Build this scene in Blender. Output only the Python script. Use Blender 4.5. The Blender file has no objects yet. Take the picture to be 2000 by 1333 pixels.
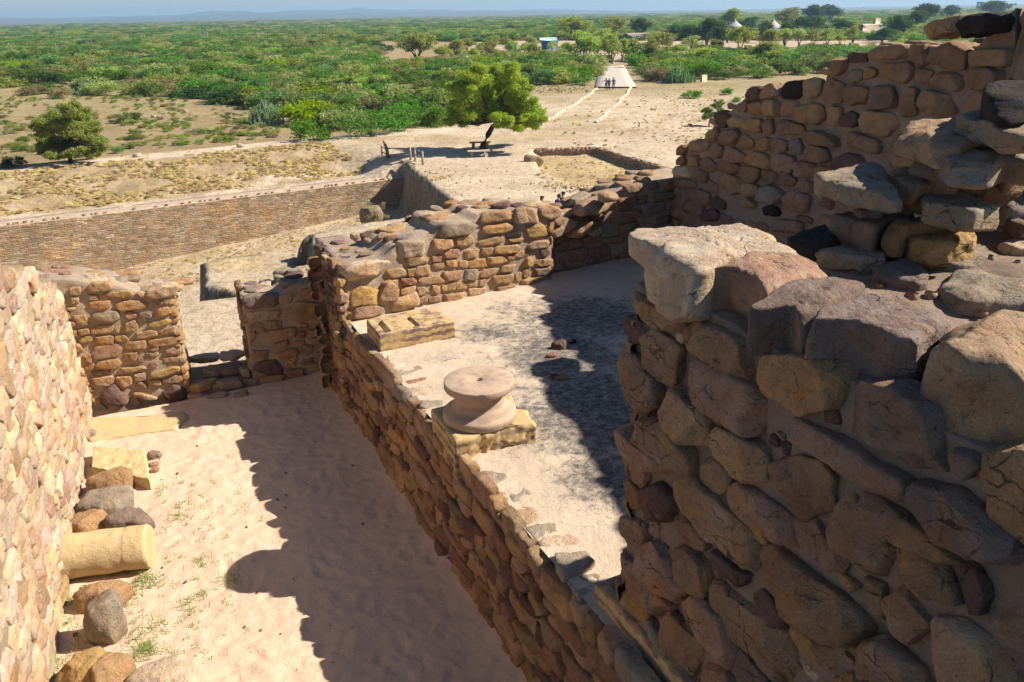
import bpy, math, random
import numpy as np
from mathutils import Vector
random.seed(7); RNG = np.random.default_rng(7)
S = bpy.context.scene; COL = S.collection

# ------------------------------------------------------------ camera, sky, sun, exposure
FPX = 1556.0; PITCH = math.radians(22.4); ROLL = math.radians(1.0)
cam_d = bpy.data.cameras.new('camera'); cam = bpy.data.objects.new('camera', cam_d); COL.objects.link(cam)
cam_d.sensor_width = 36.0; cam_d.lens = FPX/2000*36; cam_d.clip_start = 0.05; cam_d.clip_end = 60000
cr, sr = math.cos(ROLL), math.sin(ROLL)
right = Vector((1, 0, 0)); up = Vector((0, math.sin(PITCH), math.cos(PITCH))); back = Vector((0, -math.cos(PITCH), math.sin(PITCH)))
# the photo is rotated a degree: its right side looks a little higher up the horizon
r2 = right*cr - up*sr; u2 = right*sr + up*cr
from mathutils import Matrix
cam.matrix_world = Matrix(((r2.x, u2.x, back.x, 0), (r2.y, u2.y, back.y, 0), (r2.z, u2.z, back.z, 0), (0, 0, 0, 1)))
S.camera = cam
S.render.resolution_x = 1024; S.render.resolution_y = 682
SUN_EL = math.radians(40.7); SUN_AZ = math.atan2(0.115, 0.994)       # direction towards the sun, from +X towards +Y
w = bpy.data.worlds.new('World'); S.world = w; w.use_nodes = True
nt = w.node_tree; bg = nt.nodes['Background']; sky = nt.nodes.new('ShaderNodeTexSky')
sky.sky_type = 'NISHITA'; sky.sun_disc = False; sky.sun_elevation = SUN_EL; sky.sun_rotation = math.pi/2 - SUN_AZ
sky.air_density = 1.0; sky.dust_density = 0.0; sky.ozone_density = 6.0
nt.links.new(sky.outputs[0], bg.inputs[0]); bg.inputs[1].default_value = 0.056
sd = bpy.data.lights.new('sun', 'SUN'); sd.energy = 5.0; sd.angle = math.radians(0.5); sd.color = (1, 0.93, 0.82)
so = bpy.data.objects.new('sun', sd); COL.objects.link(so)
sv = Vector((math.cos(SUN_EL)*math.cos(SUN_AZ), math.cos(SUN_EL)*math.sin(SUN_AZ), math.sin(SUN_EL)))
so.rotation_euler = sv.to_track_quat('Z', 'Y').to_euler(); so.location = sv*40
S.view_settings.view_transform = 'Standard'; S.view_settings.look = 'None'; S.view_settings.gamma = 1
S.view_settings.exposure = 0.85
S.render.engine = 'CYCLES'; S.cycles.max_bounces = 6; S.cycles.volume_bounces = 0

# ------------------------------------------------------------ pixel -> world
def ray(px, py):
    x = px-1000.0; y = -(py-666.5)
    xr = cr*x + sr*y; yr = -sr*x + cr*y
    return np.array([xr, FPX*math.cos(PITCH)+yr*math.sin(PITCH), -FPX*math.sin(PITCH)+yr*math.cos(PITCH)])
def at(px, py, z): d = ray(px, py); return d*(z/d[2])
def atY(px, py, Y): d = ray(px, py); return d*(Y/d[1])
def proj(X, Y, Z):
    c, s = math.cos(PITCH), math.sin(PITCH)
    d = np.maximum(Y*c - Z*s, .01); a = X*FPX/d; b = (Y*s+Z*c)*FPX/d
    return 1000+cr*a-sr*b, 666.5-(sr*a+cr*b)

# ------------------------------------------------------------ noise
_p = np.random.default_rng(3).permutation(256); _p = np.concatenate([_p, _p, _p])
_g = np.random.default_rng(4).normal(size=(256, 3)); _g /= np.linalg.norm(_g, axis=1)[:, None]
def pn(P):
    P = np.asarray(P, float); I = np.floor(P).astype(int); f = P-I; I &= 255
    u = f*f*f*(f*(f*6-15)+10); out = 0
    for dx in (0, 1):
        for dy in (0, 1):
            for dz in (0, 1):
                h = _p[_p[_p[I[..., 0]+dx]+I[..., 1]+dy]+I[..., 2]+dz]
                g = _g[h]; v = (g*(f-np.array([dx, dy, dz]))).sum(-1)
                wgt = (u[..., 0] if dx else 1-u[..., 0])*(u[..., 1] if dy else 1-u[..., 1])*(u[..., 2] if dz else 1-u[..., 2])
                out = out+v*wgt
    return out
def fbm(P, o=3):
    s = 0; a = 1
    for i in range(o): s = s+a*pn(np.asarray(P)*2**i+17.3*i); a *= .5
    return s
def fbm2(x, y, sc, o=3, off=0.): return fbm(np.stack([x/sc+off, y/sc+off*.7, np.zeros_like(x)+off], -1), o)
def sst(x, a, b): t = np.clip((x-a)/(b-a), 0, 1); return t*t*(3-2*t)
def interp(x, xs, ys): return np.interp(x, xs, ys)

# ------------------------------------------------------------ mesh helpers
class MB:
    def __init__(s): s.V = []; s.F4 = []; s.F3 = []; s.C = []; s.n = 0
    def add(s, V, F4=None, F3=None, col=(1, 1, 1)):
        V = np.asarray(V, float).reshape(-1, 3)
        if F4 is not None and len(F4): s.F4.append(np.asarray(F4, int).reshape(-1, 4)+s.n)
        if F3 is not None and len(F3): s.F3.append(np.asarray(F3, int).reshape(-1, 3)+s.n)
        col = np.asarray(col, float)
        if col.ndim == 1: col = np.tile(col, (len(V), 1))
        s.V.append(V); s.C.append(col); s.n += len(V)
    def mesh(s, name, mat, smooth=True):
        V = np.concatenate(s.V); C = np.concatenate(s.C)
        loops = []; starts = []; tot = []; k = 0
        for L, m in ((s.F4, 4), (s.F3, 3)):
            if L:
                A = np.concatenate(L); loops.append(A.ravel()); starts.append(k+np.arange(len(A))*m); tot.append(np.full(len(A), m)); k += len(A)*m
        loops = np.concatenate(loops); starts = np.concatenate(starts); tot = np.concatenate(tot)
        me = bpy.data.meshes.new(name); me.vertices.add(len(V)); me.vertices.foreach_set('co', V.ravel().astype(np.float32))
        me.loops.add(len(loops)); me.loops.foreach_set('vertex_index', loops.astype(np.int32))
        me.polygons.add(len(starts)); me.polygons.foreach_set('loop_start', starts.astype(np.int32)); me.polygons.foreach_set('loop_total', tot.astype(np.int32))
        me.polygons.foreach_set('use_smooth', np.full(len(starts), smooth))
        me.update(calc_edges=True)
        at_ = me.color_attributes.new('Col', 'FLOAT_COLOR', 'POINT')
        at_.data.foreach_set('color', np.concatenate([C, np.ones((len(C), 1))], 1).ravel().astype(np.float32))
        me.materials.append(mat); return me
    def build(s, name, mat, parent=None, smooth=True, loc=None):
        if loc is not None:
            loc = np.array(loc, float); s.V = [v-loc for v in s.V]
        o = bpy.data.objects.new(name, s.mesh(name, mat, smooth)); COL.objects.link(o)
        if loc is not None: o.location = loc
        if parent is not None: o.parent = parent
        return o
def tag(o, label, cat=None, group=None, kind=None):
    if label: o['label'] = label
    if cat: o['category'] = cat
    if group: o['group'] = group
    if kind: o['kind'] = kind
    return o
def thing(name, label, cat, loc=(0, 0, 0), group=None):
    o = bpy.data.objects.new(name, None); COL.objects.link(o); o.location = loc; o.empty_display_size = .2
    return tag(o, label, cat, group)
def struct(o): o['kind'] = 'structure'; return o
def copy_thing(root, loc, rz=0, sc=1, label=None):
    r = root.copy(); COL.objects.link(r); r.location = loc; r.rotation_euler = (0, 0, rz); r.scale = (sc, sc, sc) if np.isscalar(sc) else sc
    if label: r['label'] = label
    for ch in list(root.children):
        c = ch.copy(); COL.objects.link(c); c.parent = r
        for g in list(ch.children):
            d = g.copy(); COL.objects.link(d); d.parent = c
    return r

def box(mb, c, size, col=(1, 1, 1), rz=0, bev=.0, ax=None):
    """box with a small chamfer; c centre, size full extents"""
    sx, sy, sz = [v/2 for v in size]; b = bev
    if b <= 0:
        V = np.array([[x, y, z] for z in (-sz, sz) for y in (-sy, sy) for x in (-sx, sx)])
        F = [(0, 2, 3, 1), (4, 5, 7, 6), (0, 1, 5, 4), (2, 6, 7, 3), (0, 4, 6, 2), (1, 3, 7, 5)]; F3 = None
    else:
        V = []; 
        for sgx in (-1, 1):
            for sgy in (-1, 1):
                for sgz in (-1, 1):
                    V += [[sgx*sx, sgy*(sy-b), sgz*(sz-b)], [sgx*(sx-b), sgy*sy, sgz*(sz-b)], [sgx*(sx-b), sgy*(sy-b), sgz*sz]]
        V = np.array(V); idx = lambda a, b_, c_, k: ((a > 0)*4+(b_ > 0)*2+(c_ > 0))*3+k
        F = []
        for s_ in (-1, 1):
            q = [(s_, -1, -1), (s_, 1, -1), (s_, 1, 1), (s_, -1, 1)]
            F.append([idx(*t, 0) for t in (q if s_ > 0 else q[::-1])])
            q = [(-1, s_, -1), (-1, s_, 1), (1, s_, 1), (1, s_, -1)]
            F.append([idx(*t, 1) for t in (q if s_ > 0 else q[::-1])])
            q = [(-1, -1, s_), (1, -1, s_), (1, 1, s_), (-1, 1, s_)]
            F.append([idx(*t, 2) for t in (q if s_ > 0 else q[::-1])])
        for a in (-1, 1):
            for b_ in (-1, 1):
                F.append([idx(a, b_, -1, 0), idx(a, b_, 1, 0), idx(a, b_, 1, 1), idx(a, b_, -1, 1)])
                F.append([idx(a, -1, b_, 0), idx(a, 1, b_, 0), idx(a, 1, b_, 2), idx(a, -1, b_, 2)])
                F.append([idx(-1, a, b_, 1), idx(1, a, b_, 1), idx(1, a, b_, 2), idx(-1, a, b_, 2)])
        F3 = [[k*3, k*3+1, k*3+2] for k in range(8)]
    if ax is not None: V = V@np.array(ax)
    elif rz: c_, s_ = math.cos(rz), math.sin(rz); V = V@np.array([[c_, s_, 0], [-s_, c_, 0], [0, 0, 1]])
    mb.add(V+np.array(c), F, F3, col)
def tube(mb, pts, rad, n=10, col=(1, 1, 1), cap=True, noise=0):
    pts = np.array(pts, float); rad = np.broadcast_to(rad, (len(pts),)); V = []
    a = np.linspace(0, 2*math.pi, n, endpoint=False)
    for i, p in enumerate(pts):
        t = pts[min(i+1, len(pts)-1)]-pts[max(i-1, 0)]; t = t/np.linalg.norm(t)
        u = np.cross(t, [0, 0, 1] if abs(t[2]) < .9 else [1, 0, 0]); u /= np.linalg.norm(u); v = np.cross(t, u)
        V.append(p+rad[i]*(np.cos(a)[:, None]*u+np.sin(a)[:, None]*v))
    V = np.concatenate(V)
    if noise: V = V+noise*pn(V*6)[:, None]*np.array([1, 1, .3])
    F = [(i*n+j, i*n+(j+1) % n, (i+1)*n+(j+1) % n, (i+1)*n+j) for i in range(len(pts)-1) for j in range(n)]
    F3 = []
    if cap:
        V = np.concatenate([V, [pts[0], pts[-1]]]); k = len(pts)*n; m = (len(pts)-1)*n
        F3 = [(k, (j+1) % n, j) for j in range(n)]+[(k+1, m+j, m+(j+1) % n) for j in range(n)]
    mb.add(V, F, F3, col)
def lathe(mb, prof, c, n=48, col=(1, 1, 1)):
    prof = np.array(prof); a = np.linspace(0, 2*math.pi, n, endpoint=False)
    V = np.concatenate([np.stack([r*np.cos(a), r*np.sin(a), np.full(n, z)], 1) for r, z in prof])+np.array(c)
    F = [(i*n+j, i*n+(j+1) % n, (i+1)*n+(j+1) % n, (i+1)*n+j) for i in range(len(prof)-1) for j in range(n)]
    mb.add(V, F, None, col)

# ------------------------------------------------------------ materials
def mat(name): 
    m = bpy.data.materials.new(name); m.use_nodes = True; n = m.node_tree
    b = n.nodes['Principled BSDF']; b.inputs['Roughness'].default_value = .9; b.inputs['Specular IOR Level'].default_value = .15
    return m, n, b
def N(n, t, **k):
    x = n.nodes.new(t)
    for a, v in k.items():
        if hasattr(x, a): setattr(x, a, v)
    return x
def noise(n, sc, det=5, rough=.6, vec=None, dist=0):
    x = N(n, 'ShaderNodeTexNoise'); x.inputs['Scale'].default_value = sc; x.inputs['Detail'].default_value = det; x.inputs['Roughness'].default_value = rough; x.inputs['Distortion'].default_value = dist
    if vec: n.links.new(vec, x.inputs['Vector'])
    return x.outputs['Fac']
def ramp(n, fac, a, b, ca=(0, 0, 0, 1), cb=(1, 1, 1, 1)):
    x = N(n, 'ShaderNodeValToRGB'); e = x.color_ramp.elements; e[0].position = a; e[1].position = b; e[0].color = ca; e[1].color = cb
    n.links.new(fac, x.inputs[0]); return x.outputs[0]
def mix(n, fac, a, b, mode='MIX'):
    x = N(n, 'ShaderNodeMix'); x.data_type = 'RGBA'; x.blend_type = mode
    for v, s in ((fac, 0), (a, 6), (b, 7)):
        if isinstance(v, (int, float)): x.inputs[s].default_value = v
        elif isinstance(v, tuple): x.inputs[s].default_value = (*v[:3], 1)
        else: n.links.new(v, x.inputs[s])
    return x.outputs[2]
def math_(n, op, a, b=0.):
    x = N(n, 'ShaderNodeMath', operation=op)
    for v, s in ((a, 0), (b, 1)):
        if isinstance(v, (int, float)): x.inputs[s].default_value = v
        else: n.links.new(v, x.inputs[s])
    return x.outputs[0]
def bump(n, b, items):
    prev = None
    for h, strength, dist in items:
        x = N(n, 'ShaderNodeBump'); x.inputs['Strength'].default_value = strength; x.inputs['Distance'].default_value = dist
        n.links.new(h, x.inputs['Height'])
        if prev: n.links.new(prev, x.inputs['Normal'])
        prev = x.outputs[0]
    n.links.new(prev, b.inputs['Normal'])
def objvec(n): return N(n, 'ShaderNodeTexCoord').outputs['Object']
def colattr(n): x = N(n, 'ShaderNodeVertexColor'); x.layer_name = 'Col'; return x.outputs[0]

def stone_mat(name, sc=1., bumpd=1., stain=.55, dust=.3, crack=0.):
    m, n, b = mat(name); v = objvec(n); c = colattr(n)
    big = noise(n, 3.2*sc, 5, .62, v, .6); c = mix(n, ramp(n, big, .38, .66), mix(n, 1., c, (.80, .70, .64), 'MULTIPLY'), c)
    h2 = noise(n, 1.9*sc, 4, .6, v, 1.); c = mix(n, math_(n, 'MULTIPLY', ramp(n, h2, .50, .66), .45), c, mix(n, 1., c, (1.45, 1.12, .62), 'MULTIPLY')); c = mix(n, math_(n, 'MULTIPLY', math_(n, 'SUBTRACT', 1., ramp(n, h2, .34, .46)), .5), c, mix(n, 1., c, (.80, .82, .92), 'MULTIPLY'))
    f1 = noise(n, 14*sc, 6, .7, v); c = mix(n, math_(n, 'MULTIPLY', ramp(n, f1, .35, .7), .65), c, mix(n, 1., c, (1.35, 1.22, 1.02), 'MULTIPLY'))
    st = noise(n, 6*sc, 7, .75, v, 1.2); c = mix(n, math_(n, 'MULTIPLY', ramp(n, st, .56, .70), stain), c, mix(n, 1., c, (.33, .30, .30), 'MULTIPLY'))
    f2 = noise(n, 95*sc, 4, .7, v); c = mix(n, math_(n, 'MULTIPLY', ramp(n, f2, .42, .62), dust), mix(n, 1., c, (.72, .70, .68), 'MULTIPLY'), mix(n, 1., c, (1.12, 1.1, 1.06), 'MULTIPLY'))
    pm = ramp(n, noise(n, 33*sc, 3, .6, v), .655, .70); c = mix(n, math_(n, 'MULTIPLY', pm, .6), c, (.045, .038, .035))
    n.links.new(c, b.inputs['Base Color'])
    extra = []
    if crack:
        vm = N(n, 'ShaderNodeVectorMath', operation='MULTIPLY_ADD'); nz_ = N(n, 'ShaderNodeTexNoise'); nz_.inputs['Scale'].default_value = 4; nz_.inputs['Detail'].default_value = 6; n.links.new(v, nz_.inputs['Vector']); n.links.new(nz_.outputs['Color'], vm.inputs[0]); vm.inputs[1].default_value = (.28, .28, .28); n.links.new(v, vm.inputs[2])
        mp_ = N(n, 'ShaderNodeMapping'); mp_.inputs['Scale'].default_value = (1, 1, 2.6); n.links.new(vm.outputs[0], mp_.inputs[0])
        cv = N(n, 'ShaderNodeTexVoronoi'); cv.feature = 'DISTANCE_TO_EDGE'; cv.inputs['Scale'].default_value = 3.2; n.links.new(mp_.outputs[0], cv.inputs['Vector']); ck = math_(n, 'MULTIPLY', math_(n, 'SUBTRACT', 1., ramp(n, cv.outputs['Distance'], .004, .022)), ramp(n, noise(n, 2.7, 3, .6, v), .50, .60))
        li = ramp(n, noise(n, 13, 7, .8, v, .8), .60, .68); c = mix(n, math_(n, 'MULTIPLY', li, .38), c, (.50, .46, .39)); c = mix(n, math_(n, 'MULTIPLY', ck, crack), c, (.05, .04, .035)); n.links.new(c, b.inputs['Base Color']); extra = [(math_(n, 'SUBTRACT', 1., ck), .8, .02)]
    vo = N(n, 'ShaderNodeTexVoronoi'); vo.inputs['Scale'].default_value = 42*sc; n.links.new(v, vo.inputs['Vector'])
    pits = ramp(n, vo.outputs['Distance'], .0, .34)
    bump(n, b, [(noise(n, 9*sc, 6, .65, v, .5), .75*bumpd, .045/sc), (noise(n, 48*sc, 5, .7, v), .75*bumpd, .018/sc), (pits, .22*bumpd, .014/sc), (math_(n, 'SUBTRACT', 1., pm), .5*bumpd, .012/sc), (noise(n, 210*sc, 3, .7, v), .5*bumpd, .003/sc)]+extra)
    return m
M = {}
M['stone'] = stone_mat('sandstone', 1.0, 1.2, .65)
M['stone_near'] = stone_mat('weathered_sandstone', 1.3, 1.35, .85, .6, .8)
M['stone_pale'] = stone_mat('pale_sandstone', 1.0, 1.1, .22, .3)
M['stone_far'] = stone_mat('far_sandstone', .5, .6, .3)
def mortar_mat(name, col, sc=1.):
    m, n, b = mat(name); v = objvec(n)
    c = mix(n, ramp(n, noise(n, 2.5*sc, 5, .6, v), .35, .7), tuple(x*.78 for x in col), tuple(min(1, x*1.12) for x in col))
    c = mix(n, ramp(n, noise(n, 90*sc, 3, .7, v), .66, .74), c, (.62, .52, .44)); c = mix(n, ramp(n, noise(n, 60*sc, 3, .7, v), .62, .72), c, tuple(x*.5 for x in col))
    n.links.new(c, b.inputs['Base Color'])
    bump(n, b, [(noise(n, 7*sc, 8, .75, v), .9, .08/sc), (noise(n, 45*sc, 5, .75, v), .9, .02/sc)]); return m
M['mortar'] = mortar_mat('mud_mortar', (.46, .33, .245))
M['mortar_pale'] = mortar_mat('pale_mortar', (.55, .41, .29))
def sand_mat(name, col, prints=True):
    m, n, b = mat(name); v = objvec(n)
    c = mix(n, ramp(n, noise(n, .9, 5, .6, v), .35, .68), tuple(x*.94 for x in col), tuple(x*1.04 for x in col))
    c = mix(n, ramp(n, noise(n, 14, 5, .7, v), .56, .75), c, tuple(x*.78 for x in col))
    c = mix(n, ramp(n, noise(n, 130, 3, .7, v), .64, .74), c, tuple(x*.62 for x in col))
    n.links.new(c, b.inputs['Base Color'])
    w1 = N(n, 'ShaderNodeTexWave'); w1.inputs['Scale'].default_value = 9; w1.inputs['Distortion'].default_value = 9; w1.inputs['Detail'].default_value = 3; n.links.new(v, w1.inputs['Vector'])
    tread = math_(n, 'MULTIPLY', w1.outputs['Fac'], ramp(n, noise(n, 1.7, 4, .6, v), .52, .64))
    bump(n, b, [(noise(n, 5, 6, .62, v, .8), .4, .06), (tread, .10, .01), (noise(n, 34, 6, .75, v), .5, .018), (noise(n, 160, 3, .7, v), .4, .004)])
    return m
M['sand'] = sand_mat('passage_sand', (.61, .45, .32))
# room floor: sand with a black lichen crust whose patches are given by the mesh attribute
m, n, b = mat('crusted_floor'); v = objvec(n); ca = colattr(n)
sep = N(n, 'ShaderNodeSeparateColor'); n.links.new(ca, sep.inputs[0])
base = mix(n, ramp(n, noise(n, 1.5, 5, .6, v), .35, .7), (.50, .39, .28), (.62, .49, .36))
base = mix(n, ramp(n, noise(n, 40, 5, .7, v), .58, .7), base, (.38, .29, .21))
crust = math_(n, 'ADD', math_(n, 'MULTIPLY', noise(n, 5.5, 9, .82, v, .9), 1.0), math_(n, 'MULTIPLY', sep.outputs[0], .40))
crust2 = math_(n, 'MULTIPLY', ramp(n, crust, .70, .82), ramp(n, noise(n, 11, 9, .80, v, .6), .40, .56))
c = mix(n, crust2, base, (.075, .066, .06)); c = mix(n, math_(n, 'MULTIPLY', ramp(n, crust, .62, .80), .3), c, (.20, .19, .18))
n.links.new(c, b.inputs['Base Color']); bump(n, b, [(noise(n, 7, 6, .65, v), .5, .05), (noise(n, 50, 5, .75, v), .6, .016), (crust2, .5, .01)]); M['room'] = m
# banded sandstone of the dressed blocks
def banded(name, a, b_, sc, ax=2, dist=2.2, st=1.):
    m, n, b = mat(name); v = objvec(n); w_ = N(n, 'ShaderNodeTexWave'); w_.bands_direction = 'XYZ'[ax]; w_.inputs['Scale'].default_value = sc; w_.inputs['Distortion'].default_value = dist
    w_.inputs['Detail'].default_value = 5; w_.inputs['Detail Scale'].default_value = 2.2; w_.inputs['Detail Roughness'].default_value = .65; n.links.new(v, w_.inputs['Vector'])
    f = math_(n, 'MULTIPLY', ramp(n, w_.outputs['Fac'], .40, .78), ramp(n, noise(n, 2.2, 4, .6, v), .32, .55))
    c = mix(n, f, a, b_); c = mix(n, math_(n, 'MULTIPLY', ramp(n, noise(n, 9, 8, .75, v), .48, .70), st), c, mix(n, 1., c, (.62, .56, .50), 'MULTIPLY')); n.links.new(c, b.inputs['Base Color'])
    bump(n, b, [(noise(n, 16, 6, .7, v), .4*st, .02), (noise(n, 110, 4, .7, v), .4, .004)]); return m
M['band'] = banded('banded_sandstone', (.52, .37, .18), (.22, .14, .115), 3.0, 2, 5)
M['drum'] = banded('turned_sandstone', (.46, .33, .235), (.37, .265, .20), 4, 2, 3, st=.35)
m, n, b = mat('yellow_stone'); v = objvec(n); c = mix(n, ramp(n, noise(n, 2.2, 6, .65, v, 1), .35, .65), (.58, .445, .23), (.50, .375, .20)); c = mix(n, math_(n, 'MULTIPLY', ramp(n, noise(n, 7, 8, .78, v), .52, .68), .6), c, (.36, .28, .22)); c = mix(n, ramp(n, noise(n, 60, 4, .7, v), .62, .72), c, mix(n, 1., c, (.6, .55, .5), 'MULTIPLY'))
n.links.new(c, b.inputs['Base Color']); bump(n, b, [(noise(n, 10, 7, .7, v), .6, .03), (noise(n, 80, 4, .7, v), .5, .006)]); M['yellow'] = m
M['yellow_old'] = banded('yellow_sandstone', (.60, .44, .20), (.50, .38, .24), 1.6, 0, 9)
def leaf_mat(name, tr=.42):
    m, n, b = mat(name); c = colattr(n); oi = N(n, 'ShaderNodeObjectInfo')
    hs = N(n, 'ShaderNodeHueSaturation'); n.links.new(c, hs.inputs['Color'])
    n.links.new(math_(n, 'ADD', math_(n, 'MULTIPLY', oi.outputs['Random'], .05), .475), hs.inputs['Hue'])
    n.links.new(math_(n, 'ADD', math_(n, 'MULTIPLY', oi.outputs['Random'], .6), .75), hs.inputs['Value'])
    r7 = math_(n, 'FRACT', math_(n, 'MULTIPLY', oi.outputs['Random'], 7.13)); n.links.new(math_(n, 'ADD', math_(n, 'MULTIPLY', r7, .35), .75), hs.inputs['Saturation'])
    n.links.new(hs.outputs[0], b.inputs['Base Color']); b.inputs['Roughness'].default_value = .7
    t = N(n, 'ShaderNodeBsdfTranslucent'); n.links.new(mix(n, 1., hs.outputs[0], (1.3, 1.3, .6), 'MULTIPLY'), t.inputs[0]); mx = N(n, 'ShaderNodeMixShader'); mx.inputs[0].default_value = tr
    n.links.new(b.outputs[0], mx.inputs[1]); n.links.new(t.outputs[0], mx.inputs[2]); n.links.new(mx.outputs[0], n.nodes['Material Output'].inputs[0]); return m
M['leaf'] = leaf_mat('foliage'); 
def plain(name, rough=.85, sc=8, bd=.01, var=.25):
    m, n, b = mat(name); v = objvec(n); c = colattr(n); c = mix(n, math_(n, 'MULTIPLY', ramp(n, noise(n, sc, 5, .65, v), .35, .7), var*2), c, mix(n, 1., c, (.6, .58, .55), 'MULTIPLY'))
    n.links.new(c, b.inputs['Base Color']); b.inputs['Roughness'].default_value = rough; bump(n, b, [(noise(n, sc*4, 5, .7, v), .5, bd)]); return m
M['bark'] = plain('bark', .9, 9, .03, .4); M['wood'] = plain('old_wood', .85, 12); M['plaster'] = plain('plaster', .8, 1, .01, .12); M['cloth'] = plain('cloth', .9, 20, .005, .15); M['skin'] = plain('skin', .6, 20, .002, .05)
M['metal'] = plain('painted_metal', .5, 5, .002, .1)
# terrain
m, n, b = mat('dry_earth'); v = objvec(n); c = colattr(n)
c = mix(n, ramp(n, noise(n, .35, 6, .65, v), .36, .66), mix(n, 1., c, (.80, .78, .74), 'MULTIPLY'), mix(n, 1., c, (1.08, 1.07, 1.05), 'MULTIPLY'))
c = mix(n, math_(n, 'MULTIPLY', ramp(n, noise(n, 2.6, 8, .75, v), .48, .62), .7), c, mix(n, 1., c, (.58, .50, .36), 'MULTIPLY'))
c = mix(n, math_(n, 'MULTIPLY', ramp(n, noise(n, 17, 4, .75, v), .6, .7), .5), c, mix(n, 1., c, (.55, .5, .42), 'MULTIPLY'))
n.links.new(c, b.inputs['Base Color']); bump(n, b, [(noise(n, .9, 7, .65, v), .7, .35), (noise(n, 7, 6, .75, v), .8, .09)]); M['earth'] = m
m, n, b = mat('hill'); v = objvec(n)
c = mix(n, ramp(n, noise(n, .006, 8, .7, v), .42, .6), (.035, .055, .02), (.16, .13, .08)); n.links.new(c, b.inputs['Base Color']); M['hill'] = m

PAL = {'t': (.52, .385, .26), 'o': (.51, .355, .205), 'p': (.47, .325, .245), 'd': (.21, .145, .13), 'k': (.06, .052, .052), 'g': (.40, .36, .30),
       'l': (.64, .53, .41), 'b': (.41, .29, .195), 'r': (.38, .22, .16), 'y': (.54, .39, .18), 'v': (.31, .25, .225), 'w': (.70, .61, .49), 'm': (.50, .41, .30), 'n': (.45, .365, .265), 'x': (.62, .47, .37), 'q': (.43, .36, .33)}
def pick(mixs): k = random.choice(mixs); c = np.array(PAL[k])*random.uniform(.82, 1.15); return c*np.array([1, random.uniform(.94, 1.05), random.uniform(.88, 1.08)])

# ------------------------------------------------------------ frames and stones
class Frame:
    """s along u, h up, d out along nrm; batter leans the face back going up"""
    def __init__(s, O, u, side=1, batter=0., z0=0.):
        s.O = np.array([O[0], O[1], 0.]); u = np.array([u[0], u[1], 0.]); s.u = u/np.linalg.norm(u); s.n = np.array([s.u[1], -s.u[0], 0.])*side; s.b = batter; s.z0 = z0
    def w(s, A):
        A = np.asarray(A, float); d = A[..., 2]-s.b*(A[..., 1]-s.z0)
        return s.O+A[..., :1]*s.u+d[..., None]*s.n+A[..., 1:2]*np.array([0, 0, 1.])
    def px(s, x, y):
        d = ray(x, y); nb = s.n+s.b*np.array([0, 0, 1.]); O = s.O+np.array([0, 0, s.z0]); t = (O@nb)/(d@nb); P = d*t-s.O
        return P@s.u, (d*t)[2]
class Flat:
    """horizontal frame: s=X, h=Y, d=Z"""
    def __init__(s, z): s.z = z
    def w(s, A): A = np.asarray(A, float); return A+np.array([0, 0, s.z])
    def px(s, x, y): p = at(x, y, s.z); return p[0], p[1]

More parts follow.
